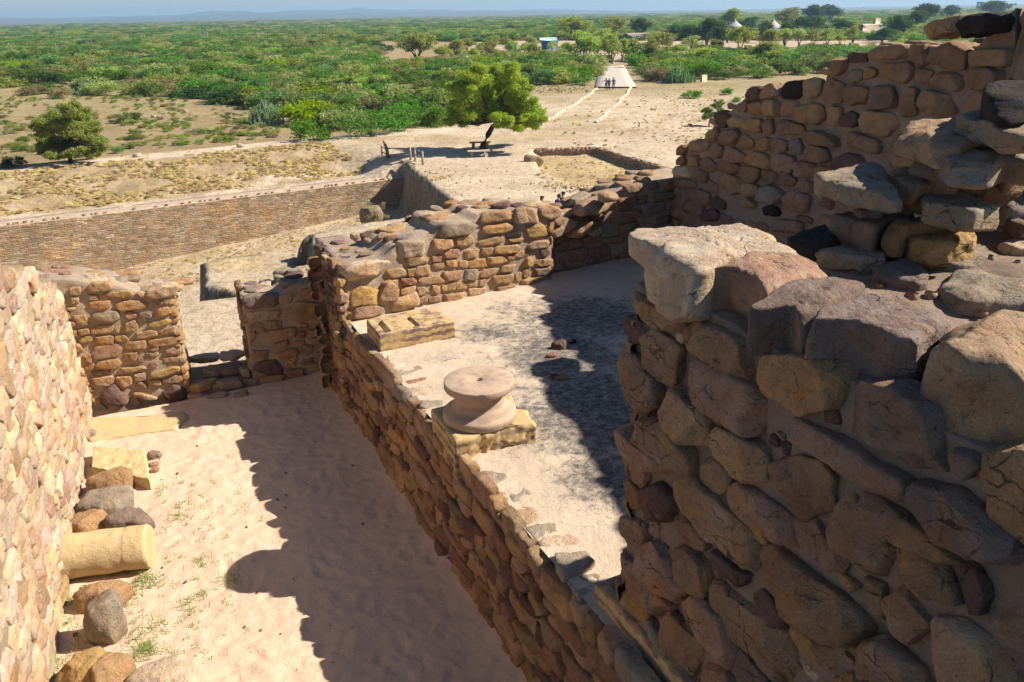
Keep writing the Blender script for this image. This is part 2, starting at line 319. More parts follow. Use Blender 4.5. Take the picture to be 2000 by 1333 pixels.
def poly_radius(poly, th):
    c = poly.mean(0); R = np.full(len(th), 1e9); d = np.stack([np.cos(th), np.sin(th)], 1)
    for i in range(len(poly)):
        a = poly[i]-c; e = poly[(i+1) % len(poly)]-poly[i]
        den = d[:, 0]*e[1]-d[:, 1]*e[0]; den = np.where(abs(den) < 1e-9, 1e-9, den)
        t = (a[0]*e[1]-a[1]*e[0])/den; k = (a[0]*d[:, 1]-a[1]*d[:, 0])/den
        R = np.where((t > 0) & (k >= -1e-6) & (k <= 1+1e-6) & (t < R), t, R)
    R = np.where(R > 1e8, np.median(R[R < 1e8]) if (R < 1e8).any() else .1, R)
    return c, R
def stone(mb, fr, poly, depth, sink=.05, col=(.4, .3, .2), nt=32, nr=8, e=.27, rough=.016, grow=1.06, full=False, cuts=5, tilt=.12, soft=1):
    poly = np.array(poly, float); th = np.linspace(0, 2*math.pi, nt, endpoint=False)
    c, R = poly_radius(poly, th); R = R*grow
    for _ in range(soft): R = .25*np.roll(R, 1)+.5*R+.25*np.roll(R, -1)
    size = R.mean()
    pw = 2/e; n1 = max(3, int(nr*.42)); h1 = np.linspace(0, .86, n1); r1 = (1-h1**pw)**(1/pw); r2_ = np.linspace(r1[-1], 0, nr-n1+1)[1:]; h2 = (1-r2_**pw)**(1/pw)
    rr = np.concatenate([r1, r2_]); hh = np.concatenate([h1, h2])
    rings = [(r, h) for r, h in zip(rr, hh)]
    if full: rings = [(r, -h) for r, h in zip(rr[::-1][:-1], hh[::-1][:-1])]+rings
    else: rings = [(1.0, None)]+rings
    A = []
    ta, tb = random.uniform(-tilt, tilt), random.uniform(-tilt, tilt)
    for r, h in rings:
        x = np.cos(th)*R*r; y = np.sin(th)*R*r
        z = np.full(nt, -sink) if h is None else (depth*h*(1+(ta*x+tb*y)/size) if h > 0 else depth*h*np.ones(nt))
        A.append(np.stack([x, y, z], 1))
    A = np.array(A)
    sc = np.array([size, size, depth])
    for _ in range(cuts):
        k = np.array([random.gauss(0, 1), random.gauss(0, 1), abs(random.gauss(0, .8)) if not full else random.gauss(0, .8)]); k /= np.linalg.norm(k)
        B = A/sc; dd = B@k; lim = dd.max()*random.uniform(.72, .9); ex = np.clip(dd-lim, 0, None)
        A = (B-ex[..., None]*k*.9)*sc
    seed = np.array([random.uniform(0, 99) for _ in range(3)])
    nz = fbm(A*(1.1/size)+seed, 4); nz2 = pn(A*(1.1/size)+seed+31)
    q = A/np.maximum(np.linalg.norm(A/sc, axis=-1, keepdims=True), .3)/sc
    amp = min(size*.16, rough*6)
    if nt >= 60: nz = nz+.30*np.abs(fbm(A*(4.5/size)+seed, 3))-.12*(pn(A*(7/size)+seed) > .28)
    A = A+(nz*amp)[..., None]*q*np.array([1, 1, .9 if depth > amp else depth/max(amp, 1e-4)])
    A[..., 0] += nz2*amp*.4
    A[..., :2] += c
    W = fr.w(A).reshape(-1, 3); nR = len(rings); F = []
    i = np.arange(nR-1)[:, None]*nt; j = np.arange(nt)[None]; j2 = (j+1) % nt
    F = np.stack([i+j, i+j2, i+nt+j2, i+nt+j], -1).reshape(-1, 4)
    flip = isinstance(fr, Frame) and np.dot(np.cross(fr.u, [0, 0, 1]), fr.n) < 0
    if flip: F = F[:, ::-1]
    mb.add(W, F, None, col)

def parse(txt, ox, oy, sc):
    out = []
    for ln in txt.strip().split('\n'):
        for part in ln.split(';'):
            p = part.split()
            if not p: continue
            out.append((p[0], [(ox+float(a.split(',')[0])/sc, oy+float(a.split(',')[1])/sc) for a in p[1:]]))
    return out
def pip(P, poly):
    x, y = P[..., 0], P[..., 1]; ins = np.zeros(x.shape, bool); n_ = len(poly)
    for i in range(n_):
        a, b_ = poly[i], poly[(i+1) % n_]
        cnd = ((a[1] > y) != (b_[1] > y)) & (x < (b_[0]-a[0])*(y-a[1])/((b_[1]-a[1])+1e-12)+a[0]); ins ^= cnd
    return ins
def traced(mb, fr, items, depth=(.04, .08), **k):
    polys = []
    for code, pts in items:
        P = np.array([fr.px(*p) for p in pts]); polys.append(P); sz = math.sqrt(abs(np.ptp(P[:, 0])*np.ptp(P[:, 1])))
        c = np.array(PAL[code[0]])*random.uniform(.9, 1.1)
        stone(mb, fr, P, random.uniform(*depth)*min(1.5, max(.6, sz/.28)), col=c, **k)
    return polys
def fill(mb, fr, s0, s1, bot, top, cw=.28, ch=.14, mixs='ttobp', avoid=(), depth=(.03, .07), gap=.02, keep=1., **k):
    """irregular rubble courses between bot and top(s)"""
    topf = top if callable(top) else (lambda s: top)
    botf = bot if callable(bot) else (lambda s: bot)
    zt = max(topf(s) for s in np.linspace(s0, s1, 40)); h = min(botf(s) for s in np.linspace(s0, s1, 20))
    C = [(a.min(0)-.01, a.max(0)+.01, a) for a in avoid]
    while h < zt:
        rh = ch*random.uniform(.72, 1.3); s = s0+random.uniform(-cw, 0)
        while s < s1:
            L = cw*random.uniform(.5, 1.5); sub = [(h, rh)]
            if random.random() < .16 and rh > ch*.95: sub = [(h, rh*.5), (h+rh*.5, rh*.5)]
            for (hb, rr) in sub:
                wob = .22*rr*math.sin(s*2.1+hb*9); j = lambda a: random.uniform(-a, a)
                a, b_ = s+gap/2, s+L-gap/2; y0, y1 = hb+gap/2+wob, hb+rr-gap/2+wob; m = rr*.16
                if a < s0: a = s0
                if b_ > s1: b_ = s1
                if b_-a < .35*ch: continue
                Q = np.array([(a+j(m), y0+j(m)), ((a+b_)/2, y0+j(m)), (b_+j(m), y0+j(m)), (b_+j(m), (y0+y1)/2), (b_+j(m)*1.5, y1+j(m)), ((a+b_)/2, y1+j(m)), (a+j(m)*1.5, y1+j(m)), (a+j(m), (y0+y1)/2)])
                cx, cy = Q.mean(0)
                if cy+rr*.3 > topf(cx) or cy < botf(cx): continue
                bad = False
                for mn, mx, P in C:
                    if (Q.max(0) < mn).any() or (Q.min(0) > mx).any(): continue
                    T = np.concatenate([Q, [[cx, cy]], (Q+[cx, cy])/2])
                    if pip(T*.9+np.array([cx, cy])*.1, P).any() or pip(P*.93+P.mean(0)*.07, Q).any(): bad = True; break
                if bad or random.random() > keep: continue
                stone(mb, fr, Q, random.uniform(*depth), col=pick(mixs), **k)
            s += L
        h += rh
def slab(mb, fr, s0, s1, bot, top, thick, ds=.08, dh=.08, amp=.02, col=(1, 1, 1), inset=0., shear=0., lift=None):
    """mortared core: closed loft along s, front at d=-inset, back at d=-thick"""
    topf = top if callable(top) else (lambda s: top)
    ns = max(2, int((s1-s0)/ds)); ss = np.linspace(s0, s1, ns); zt = np.array([topf(s) for s in ss]); H = (zt-bot).max()
    nh = max(2, int(H/dh)); nt_ = max(2, int(thick/dh))
    t = np.linspace(0, 1, nh); A = []
    for s, z in zip(ss, zt):
        f = [(s, bot+(z-bot)*a, -inset) for a in t]; g = [(s, z, -inset-(thick-inset)*a) for a in np.linspace(0, 1, nt_)[1:]]; k = [(s, bot+(z-bot)*(1-a), -thick) for a in np.linspace(0, 1, 5)[1:]]
        A.append(f+g+k)
    A = np.array(A); m = A.shape[1]; dp = np.clip(-A[..., 2]-inset, 0, None); A[..., 0] += shear*dp*(1-(A[..., 0]-s0)/(s1-s0))
    if lift is not None: A[..., 1] += np.where(A[..., 1] >= zt[:, None]-1e-4, lift(dp), 0)
    W = fr.w(A); nz = fbm(W*3.1, 4); W = W+nz[..., None]*amp*1.6*fr.n+(fbm(W*2.7+9, 3)*amp)[..., None]*np.array([0, 0, 1.])
    i = np.arange(ns-1)[:, None]*m; j = np.arange(m)[None]; j2 = (j+1) % m
    F = np.stack([i+j, i+m+j, i+m+j2, i+j2], -1).reshape(-1, 4)
    V = W.reshape(-1, 3); c0 = V[:m].mean(0); c1 = V[-m:].mean(0); k = len(V); V = np.concatenate([V, [c0, c1]])
    F3 = [(k, a, (a+1) % m) for a in range(m)]+[(k+1, k-m+(a+1) % m, k-m+a) for a in range(m)]
    mb.add(V, F, F3, col)
def caps(mb, fr, s0, s1, top, thick, size=.28, mixs='ttlgp', h=.09, d0=.1, nt=26, nr=8, skip=.3):
    topf = top if callable(top) else (lambda s: top)
    d = d0
    while d < thick-.05:
        s = s0+random.uniform(0, size*.4)
        while s < s1-.05:
            L = size*random.uniform(.7, 1.7); wd = size*random.uniform(.6, 1.1)
            if random.random() > skip:
                p = fr.w(np.array([s+L/2, 0, -d-wd*.3])); ang = math.atan2(fr.u[1], fr.u[0])+random.uniform(-.4, .4)
                blob(mb, (p[0], p[1], topf(s+L/2)+random.uniform(-.45, .15)*h), (L, wd, h*random.uniform(.8, 1.3)), ang, pick(mixs), nt=nt, nr=nr, e=.34)
            s += L*1.03
        d += size*.62
def blob(mb, c, size, rz=0, col=(.4, .3, .2), nt=26, nr=7, e=.5, corners=7, rough=.015, cuts=5, lean=0):
    """free rock: rounded irregular prism centred on c, full extents size"""
    a = np.sort((np.arange(corners)+np.array([random.uniform(-.3, .3) for _ in range(corners)]))*2*math.pi/corners)
    r = np.array([random.uniform(.85, 1.12) for _ in a]); sq = 1/np.maximum(abs(np.cos(a)), abs(np.sin(a)))**.6
    x = np.cos(a)*r*sq*size[0]*.47; y = np.sin(a)*r*sq*size[1]*.47
    cs, sn = math.cos(rz), math.sin(rz); P = np.stack([x*cs-y*sn, x*sn+y*cs], 1)
    f = Flat(c[2]); stone(mb, f, P+np.array([c[0], c[1]])-P.mean(0), size[2]/2, col=col, nt=nt, nr=nr, e=e, full=True, cuts=cuts, rough=rough, tilt=.3)
def prof(pts): xs, ys = zip(*sorted(pts)); return lambda s: float(np.interp(s, xs, ys))

# ============================================================ LARGE STRUCTURE: ground and far hills
H1, H2 = -5.45, -4.0
P_ = np.array([-.4314, .9022]); Q_ = np.array([.9022, .4314])
def seg_d(x, y, a, b):
    ax, ay = a; bx, by = b; dx, dy = bx-ax, by-ay; t = np.clip(((x-ax)*dx+(y-ay)*dy)/(dx*dx+dy*dy), 0, 1)
    return np.hypot(x-ax-t*dx, y-ay-t*dy)
def sdf(x, y, poly):
    d = np.full(x.shape, 1e9)
    for i in range(len(poly)): d = np.minimum(d, seg_d(x, y, poly[i], poly[(i+1) % len(poly)]))
    return np.where(pip(np.stack([x, y], -1), poly), -d, d)
def P2(px, py, z): p = at(px, py, z); return (p[0], p[1])
WA, WB = (-30.4, 46.7), (-7.75, 59.9)                     # top line of the reservoir wall
wd = np.array([WB[0]-WA[0], WB[1]-WA[1]]); WLEN = np.linalg.norm(wd); wd /= WLEN; wn = np.array([-wd[1], wd[0]])
PIT = [(WA[0]-30*wd[0], WA[1]-30*wd[1]), WB, P2(797, 327, -10), P2(835, 355, -10), P2(905, 408, -10), P2(720, 433, -10), P2(575, 466, -10), P2(615, 500, -11), (-8.5, 31.5), (-11, 29.5), (-16, 28), (-30, 20), (-60, 22)]
BEN = [P2(387, 511, -11.2), P2(575, 478, -11), P2(576, 466, -10), P2(605, 492, -10), P2(642, 520, -10), P2(660, 560, -10), P2(650, 600, -11), P2(450, 575, -11.2), P2(395, 560, -11.2)]
ENC = [P2(1045, 303, -10.4), P2(1165, 300, -10.4), P2(1320, 348, -10.4), P2(1260, 385, -10.4), P2(1120, 372, -10.4), P2(1052, 340, -10.4)]
CW = [P2(1163, 172, -10), P2(1243, 172, -10), P2(1218, 130, -10), P2(1170, 132, -10)]
PATH1 = [P2(x, y, -10) for x, y in [(-150, 356), (0, 336), (150, 322), (350, 301), (540, 279), (700, 265), (860, 255), (930, 262)]]
PATH2 = [P2(x, y, z) for x, y, z in [(-100, 445, -11.2), (0, 432, -11.2), (200, 410, -11.15), (420, 380, -11.05), (500, 350, -10.6), (540, 328, -10.3), (640, 318, -10.1), (760, 308, -10)]]
def line_d(x, y, L):
    d = np.full(x.shape, 1e9)
    for i in range(len(L)-1): d = np.minimum(d, seg_d(x, y, L[i], L[i+1]))
    return d
def terr(x, y):
    x = np.asarray(x, float); y = np.asarray(y, float); D = np.hypot(x, y)
    z = -10+.12*fbm2(x, y, 9, 3)
    dW = (x-WA[0])*wn[0]+(y-WA[1])*wn[1]; sW = (x-WA[0])*wd[0]+(y-WA[1])*wd[1]
    lev = -11.15+1.15*sst(dW+.5*fbm2(x, y, 4), 1.8, 11.5); k = 1-sst(sW, WLEN-3.5, WLEN+.5)
    m_ = (dW > -1) & (dW < 12); z = np.where(m_, z*(1-k)+(lev+.22*fbm2(x, y, 1.8, 4))*k, z)
    z = z-.5*sst(dW, 15, 19)*(1-sst(x, -6, 6))
    e = sdf(x, y, ENC); z = z-.55*(1-sst(e, -.15, .15))*(1-.9*sst(-x+2.5, 0, 2)*0)
    e = sdf(x, y, BEN)+.3*fbm2(x, y, 1.7, 3); p = sdf(x, y, PIT)+.22*fbm2(x, y, 1.3, 3)
    fl = np.interp(x, [-40, -25, -8, 0], [-15.6, -14.7, -13.1, -12.8])+.15*fbm2(x, y, 3)
    z = z*(sst(p, -.75, .1))+fl*(1-sst(p, -.75, .1))
    z = np.where(e < .3, np.maximum(z, -0) if False else z*sst(e, -.15, .2)+(-11.2+.12*fbm2(x, y, 2.5))*(1-sst(e, -.15, .2)), z)
    zm = np.interp(D, [0, 13, 14.5, 17, 22, 25, 30, 40], [-6.3, -5.75, -5.8, -6.7, -8.6, -10.05, -17, -20])+.12*fbm2(x, y, 2.5)
    z = np.maximum(z, zm)
    z = z+sst(D, 250, 1500)*(5*fbm2(x, y, 420, 3)+sst(D, 900, 5000)*14*np.maximum(fbm2(x, y, 1700, 2, 5.), -.3))
    return z
def build_ground():
    r = [2.0]
    while r[-1] < 9500:
        q = r[-1]; r.append(q+(1.0 if q < 12 else .3 if q < 34 else .34 if q < 75 else .9 if q < 125 else q*.03))
    r = np.array(r); th = np.concatenate([np.linspace(-100, -48, 12, endpoint=False), np.linspace(-48, 48, 330), np.linspace(48, 100, 13)[1:]])*math.pi/180
    R, T = np.meshgrid(r, th, indexing='ij'); X = R*np.sin(T); Y = R*np.cos(T); Z = terr(X, Y)
    # colours of the ground itself
    def c(*a): return np.array(a)
    C = np.empty(X.shape+(3,)); C[:] = c(.60, .48, .35)
    def lay(mask, col): nonlocal C; mask = np.clip(mask, 0, 1)[..., None]; C = C*(1-mask)+np.array(col)*mask
    D = np.hypot(X, Y); dW = (X-WA[0])*wn[0]+(Y-WA[1])*wn[1]; nz = fbm2(X, Y, 3, 4); n2 = fbm2(X, Y, 11, 3, 3.); sW = (X-WA[0])*wd[0]+(Y-WA[1])*wd[1]
    lay(.75*sst(nz+n2, -.1, .5)*sst(Y, 60, 75), (.43, .33, .18))
    bank = sst(dW, 1.2, 2.5)*(1-sst(sW, WLEN-5, WLEN)); lay(bank*(.85+.8*nz), (.41, .305, .17))
    lay((1-sst(sdf(X, Y, PIT)+nz, -1.5, -.3))*.7*(sst(nz, -.3, .3)), (.50, .375, .20))
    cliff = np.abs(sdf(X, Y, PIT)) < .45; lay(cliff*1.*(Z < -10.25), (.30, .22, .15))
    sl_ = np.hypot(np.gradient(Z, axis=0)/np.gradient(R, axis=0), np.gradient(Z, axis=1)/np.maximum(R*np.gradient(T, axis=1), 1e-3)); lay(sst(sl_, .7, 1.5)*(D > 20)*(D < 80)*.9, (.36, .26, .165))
    lay((1-sst(sdf(X, Y, ENC), -.6, 0))*.8, (.50, .37, .19))
    lay(sst(dW, 16, 18)*(1-sst(X, -4, 4))*.95, (.36, .265, .145)); lay(sst(dW, 16, 18)*(1-sst(X, -4, 4))*sst(nz+n2*.7, .1, .5)*.8, (.26, .24, .11))
    u, v = proj(X, Y, Z)
    bx = np.interp(u, [0, 330, 560, 600, 880, 1060, 1165, 1240, 1500, 1700], [185, 192, 215, 260, 250, 165, 168, 160, 155, 145]); lay(sst(D, 95, 120)*.9, (.36, .285, .15))
    park = (1-sst(D, 330, 420))*sst(D, 165, 185)*sst(X, -18, -5); lay(park*.95, (.56, .43, .31)); lay(sst(D, 380, 480), (.15, .15, .065)); lay(sst(D, 380, 480)*sst(nz+fbm2(X, Y, 90, 4), .38, .6)*.75, (.33, .25, .16))
    lay((1-sst(line_d(X, Y, PATH1), 1.1, 1.9)), (.66, .53, .40)); lay((1-sst(line_d(X, Y, PATH2)+.3*nz, .5, 1.1)), (.62, .49, .36))
    lay((1-sst(np.abs(dW-.8), .8, 1.5))*(1-sst(sW, WLEN-1, WLEN)), (.62, .49, .36))
    mb = MB(); a, b_ = X.shape; i = np.arange(a-1)[:, None]*b_; j = np.arange(b_-1)[None]
    F = np.stack([i+j, i+b_+j, i+b_+j+1, i+j+1], -1).reshape(-1, 4)
    mb.add(np.stack([X, Y, Z], -1).reshape(-1, 3), F, None, C.reshape(-1, 3)); struct(mb.build('ground', M['earth']))
build_ground()
def build_hills():
    mb = MB(); xs = np.linspace(-9500, 9500, 260)
    for k, (Y0, amp, lo) in enumerate([(8200, 1., 0), (6400, .55, 4)]):
        rows = []
        px = proj(xs, np.full_like(xs, Y0), np.zeros_like(xs))[0]
        hgt = np.interp(px, [-300, 0, 150, 350, 405, 425, 480, 640, 700, 900, 1100, 1250, 1500, 1700, 1900, 2300], [70, 66, 42, 60, 66, 92, 86, 80, 84, 52, 40, 12, 4, 10, 12, 20])*amp*.8
        hgt = hgt*(1+.22*fbm2(xs, np.zeros_like(xs), 700, 4, 2.+k))+3*fbm2(xs, np.zeros_like(xs), 120, 3, k)
        for f, dy in ((-.6, -1500), (0.0, -1100), (.45, -600), (.85, -250), (1, 0), (.6, 600), (-.6, 1500)):
            rows.append(np.stack([xs, Y0+dy+200*fbm2(xs, np.full_like(xs, dy), 800, 3), -12+hgt*f*(1+.3*fbm2(xs, np.full_like(xs, dy), 300, 3))], 1))
        A = np.array(rows); b_ = len(xs); i = np.arange(len(rows)-1)[:, None]*b_; j = np.arange(b_-1)[None]
        mb.add(A.reshape(-1, 3), np.stack([i+j, i+j+1, i+b_+j+1, i+b_+j], -1).reshape(-1, 4))
    struct(mb.build('hills', M['hill']))
build_hills()

# ------------------------------------------------------------ passage and room floors
def floor_grid(name, o, a0, a1, b0, b1, z, mt, st=.045, bs=1, amp=.018, colf=None, amax=None, zf=None):
    na, nb_ = int((a1-a0)/st), int((b1-b0)/st); ta = np.linspace(0, 1, na); B_, A_ = np.meshgrid(np.linspace(b0, b1, nb_), ta)
    top = a1 if amax is None else amax(B_); A_ = a0+(top-a0)*A_
    X = o[0]+A_*P_[0]+B_*Q_[0]*bs; Y = o[1]+A_*P_[1]+B_*Q_[1]*bs; Z = z+amp*fbm2(X, Y, .7, 4)+amp*.6*fbm2(X, Y, .16, 3)
    if zf is not None: Z = Z+zf(X, Y, A_, B_)
    mb = MB(); i = np.arange(na-1)[:, None]*nb_; j = np.arange(nb_-1)[None]
    F = np.stack([i+j, i+j+1, i+nb_+j+1, i+nb_+j], -1).reshape(-1, 4); F = F if bs < 0 else F[:, ::-1]
    C = colf(X, Y).reshape(-1, 3) if colf else (1, 1, 1)
    mb.add(np.stack([X, Y, Z], -1).reshape(-1, 3), F, None, C); return struct(mb.build(name, mt))
RO = (0.0, 5.5)
_fp = [(random.uniform(-3.5, 6.5), random.uniform(.1, 4.1), random.uniform(0, math.pi), random.uniform(.003, .010)) for _ in range(420)]
def dents(a, b_):
    z = np.zeros(a.shape)
    for p, q, r, d in _fp:
        m_ = (np.abs(a-p) < .3) & (np.abs(b_-q) < .3); x = a[m_]-p; y = b_[m_]-q; u = (x*math.cos(r)+y*math.sin(r))/.13; v = (-x*math.sin(r)+y*math.cos(r))/.055; e2 = u*u+v*v
        z[m_] += -d*np.exp(-e2**1.6)+d*.45*np.exp(-(np.sqrt(e2)-1.5)**2*5)
    return z
floor_grid('passage_floor', RO, -4.2, 7.2, -.25, 4.75, H1, M['sand'], bs=-1, st=.028, amp=.03, zf=lambda X, Y, a, b_: dents(a, b_)+.09*np.exp(-np.maximum(b_, 0)/.16)+.06*np.exp(-np.maximum(4.15-b_, 0)/.25))
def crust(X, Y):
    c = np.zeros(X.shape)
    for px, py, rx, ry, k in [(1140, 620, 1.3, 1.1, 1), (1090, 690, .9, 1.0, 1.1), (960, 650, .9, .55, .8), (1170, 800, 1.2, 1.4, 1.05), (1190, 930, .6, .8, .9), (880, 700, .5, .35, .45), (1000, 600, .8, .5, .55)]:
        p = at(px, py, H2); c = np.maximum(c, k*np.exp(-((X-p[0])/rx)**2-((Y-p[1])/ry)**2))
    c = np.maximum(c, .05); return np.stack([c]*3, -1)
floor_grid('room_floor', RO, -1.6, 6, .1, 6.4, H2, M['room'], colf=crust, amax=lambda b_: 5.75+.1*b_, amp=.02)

# ============================================================ WALLS
UW = (.4314, -.9022)
F1 = Frame((.77, 4.53), UW); F2 = Frame((3.05, 13.76), UW); FM = Frame((-1.88, 10.79), (3.361, 2.043)); FC = Frame((-6.39, 10.80), (1.258, .476))
FL = Frame((-6.39, 10.80), (.385, -.923), side=-1, batter=.02, z0=H1); FR = Frame((0.0, 5.5), (-2.23, 4.66), side=-1, batter=.05, z0=H1)

# --- near wall, right foreground
T6A = '''b 90,400 240,470 370,540 350,620 240,590 110,500;d 70,540 130,560 210,610 140,670 90,650;b 140,650 220,610 350,690 360,810 290,870 150,790
b 70,700 140,740 230,850 260,960 190,1000 80,880;b 360,600 400,560 560,620 690,700 690,860 620,840 380,700;p 385,790 440,770 770,930 775,1040 720,1120 540,1040 380,900
o 750,740 880,730 1100,780 1130,870 1120,990 880,1000 790,940 740,830;v 1150,1080 1230,870 1400,900 1600,1020 1650,1300 1420,1240;t 270,950 330,890 480,1000 495,1100 460,1165 360,1150 290,1060
b 140,1010 230,985 320,1080 400,1200 400,1310 280,1230 140,1130;p 60,1040 110,1040 140,1140 370,1290 380,1330 250,1320 50,1180;t 520,1120 560,1075 740,1170 765,1240 740,1380 560,1290'''
T6B = '''p 845,50 900,30 1180,160 1320,260 1440,300 1440,450 1300,400 1120,260 850,110;v 1650,190 1700,170 1800,230 1810,280 1740,325 1660,270;o 1830,200 1980,165 2100,300 2100,600 1990,630 1870,500 1800,400
b 780,270 900,225 1020,250 1090,340 1080,470 950,520 880,480 800,400;b 440,240 490,230 580,300 580,380 530,405 440,330;p 60,220 100,230 200,330 190,350 140,380 70,310;d 145,370 220,350 320,420 335,470 290,540 180,530
t 330,350 400,320 480,400 690,580 715,740 680,780 480,600 330,460;p 600,380 620,350 760,420 860,500 940,640 920,680 820,620 620,460;y 650,560 680,555 780,625 765,665 740,650;p 880,510 1000,540 1060,640 1140,720 1120,800 960,700 900,560
b 1090,470 1170,410 1400,600 1340,820 1180,710 1060,620;b 1180,410 1300,420 1560,590 1700,720 1680,760 1420,640 1230,490;b 1420,650 1640,760 1700,940 1350,840;v 1450,400 1530,360 1690,390 1830,500 2000,640 2050,790 1800,690 1640,640 1500,490
d 1700,720 1780,730 1850,900 1820,980 1740,980 1700,850;b 60,340 100,350 150,420 150,500 80,470;b 60,520 120,540 185,600 150,690 70,650;p 140,660 230,640 310,740 370,860 360,1000 230,860 150,760;p 50,690 140,760 300,930 290,1010 210,990 60,820
b 310,510 350,520 470,620 460,680 380,650 320,570;b 325,650 370,640 480,760 460,900 350,820;d 510,680 690,820 690,870 600,850 520,740;b 780,690 830,680 960,780 1120,880 1250,1050 1220,1200 1000,1060 830,920 780,800
b 510,830 560,830 700,940 870,1100 890,1290 830,1310 620,1100 510,950;d 700,900 740,880 860,1010 850,1080 770,1060 710,990;p 380,900 420,890 560,1010 625,1110 600,1250 480,1150 380,1000;b 260,1020 300,990 430,1130 460,1200 430,1310 270,1150
g 110,1060 200,1020 300,1180 400,1310 380,1400 120,1170;y 50,890 90,880 180,980 180,1030 120,1055 60,960;b 1230,820 1330,860 1340,1040 1270,980;b 1340,920 1440,870 1560,980 1570,1080 1480,1140 1370,1080
o 865,1090 920,1060 1110,1210 1080,1250 930,1180;b 1250,1120 1340,1110 1520,1240 1600,1400 1250,1350;t 1530,1150 1620,1010 1730,1030 2000,1220 2050,1400 1600,1300;b 1890,1010 2050,920 2100,1150 1980,1180;v 620,1180 680,1170 780,1320 700,1400 620,1300
o 1100,1300 1180,1280 1240,1400 1090,1400;b 110,1230 150,1230 200,1400 120,1400;p 480,1210 560,1250 620,1400 470,1400'''
w1 = thing('rubble_wall', 'tall shaded rubble wall in the right foreground with big blocks and loose rubble along its top', 'wall', (.77, 4.53, H2))
def under(o, root): o.parent = root; o.matrix_parent_inverse = Matrix.Translation(-root.location); return o
LIFT = lambda d: .10*sst(d, 1.4, 2.0)+.30*sst(d, 2.0, 3.2)
mb = MB(); slab(mb, F1, .0, 7.5, -5.6, lambda s: -1.5-.02*math.sin(s*7), 5.85, ds=.06, dh=.06, amp=.03, inset=.0, shear=.22, lift=LIFT); under(mb.build('mortar_core', M['mortar']), w1)
mb = MB(); K1 = dict(nt=88, nr=20, e=.25, rough=.035, cuts=7, sink=.08)
tr = traced(mb, F1, parse(T6A, 1200, 400, 2.5)+parse(T6B, 1200, 800, 2.5), depth=(.05, .095), grow=1.10, **K1)
fill(mb, F1, 0.0, 6.0, -5.5, -1.75, cw=.34, ch=.17, mixs='bbptvo', avoid=tr, depth=(.03, .07), nt=36, nr=10, rough=.02)
fill(mb, F1, 0.02, 5.2, -5.4, -1.6, cw=.10, ch=.065, mixs='bptdlg', avoid=tr, depth=(.015, .035), nt=14, nr=5, keep=.5, gap=.012)
FE1 = Frame((.77, 4.53), tuple(Q_+.22*np.array([.4314, -.9022])), side=-1)                                 # its north end
fill(mb, FE1, -.03, 5.8, -4.3, -1.5, cw=.33, ch=.17, mixs='bbpt', depth=(.04, .09), nt=36, nr=10)
under(mb.build('face_stones', M['stone_near']), w1)

def top_rock(name, pts, ox, oy, sc, base_y, zb, code, mt, parent=None, label=None, zt=None, group=None, grow=1.04, **k):
    pts = [(ox+x/sc, oy+y/sc) for x, y in pts]; by = oy+base_y/sc
    pf = max(pts, key=lambda p: p[1])
    if zt is None: B_ = at(pf[0], by, zb); zt = atY(pf[0], pf[1], B_[1])[2]
    zt = max(zt, zb+.05); th_ = zt-zb+(.06 if parent is not None else .09)
    poly = np.array([at(x, y, zt-.02)[:2] for x, y in pts]); c = poly.mean(0); mb = MB()
    kk = dict(nt=72, nr=14, e=.36, rough=.03, cuts=5, tilt=.12); kk.update(k)
    stone(mb, Flat(zt-th_/2), poly, th_/2, col=np.array(PAL[code])*random.uniform(.95, 1.1), full=True, grow=grow, **kk)
    o = mb.build(name, mt, loc=(c[0], c[1], zb))
    if parent is not None: under(o, parent)
    else: tag(o, label, 'stone', group)
    return o
for pts, code, zb, zt in [
    ([(80, 130), (110, 98), (420, 95), (640, 98), (800, 155), (700, 178), (330, 188), (200, 200)], 'w', -1.47, -1.2),
    ([(150, 215), (200, 190), (700, 178), (900, 200), (965, 240), (700, 235), (560, 262), (430, 335), (300, 290)], 'w', -1.53, -1.215),
    ([(430, 325), (480, 290), (700, 232), (1000, 250), (1050, 290), (730, 425), (690, 360), (560, 318)], 'p', -1.5, -1.24),
    ([(650, 480), (720, 450), (900, 370), (1080, 340), (1250, 370), (1140, 430), (930, 560), (880, 480)], 'v', -1.5, -1.26),
    ([(960, 570), (1060, 480), (1200, 437), (1340, 440), (1530, 500), (1625, 570), (1470, 690), (1390, 670), (1280, 610), (1090, 560)], 'v', -1.47, -1.24),
    ([(1530, 690), (1600, 590), (1690, 515), (1800, 505), (2050, 560), (2230, 640), (2230, 880), (1960, 800), (1680, 740)], 't', -1.6, -1.18)]:
    top_rock('cap_stone', pts, 1200, 400, 2.5, 0, zb, code, M['stone_near'], parent=w1, zt=zt, e=.22, nt=150, nr=26, rough=.03, grow=.99, cuts=4)
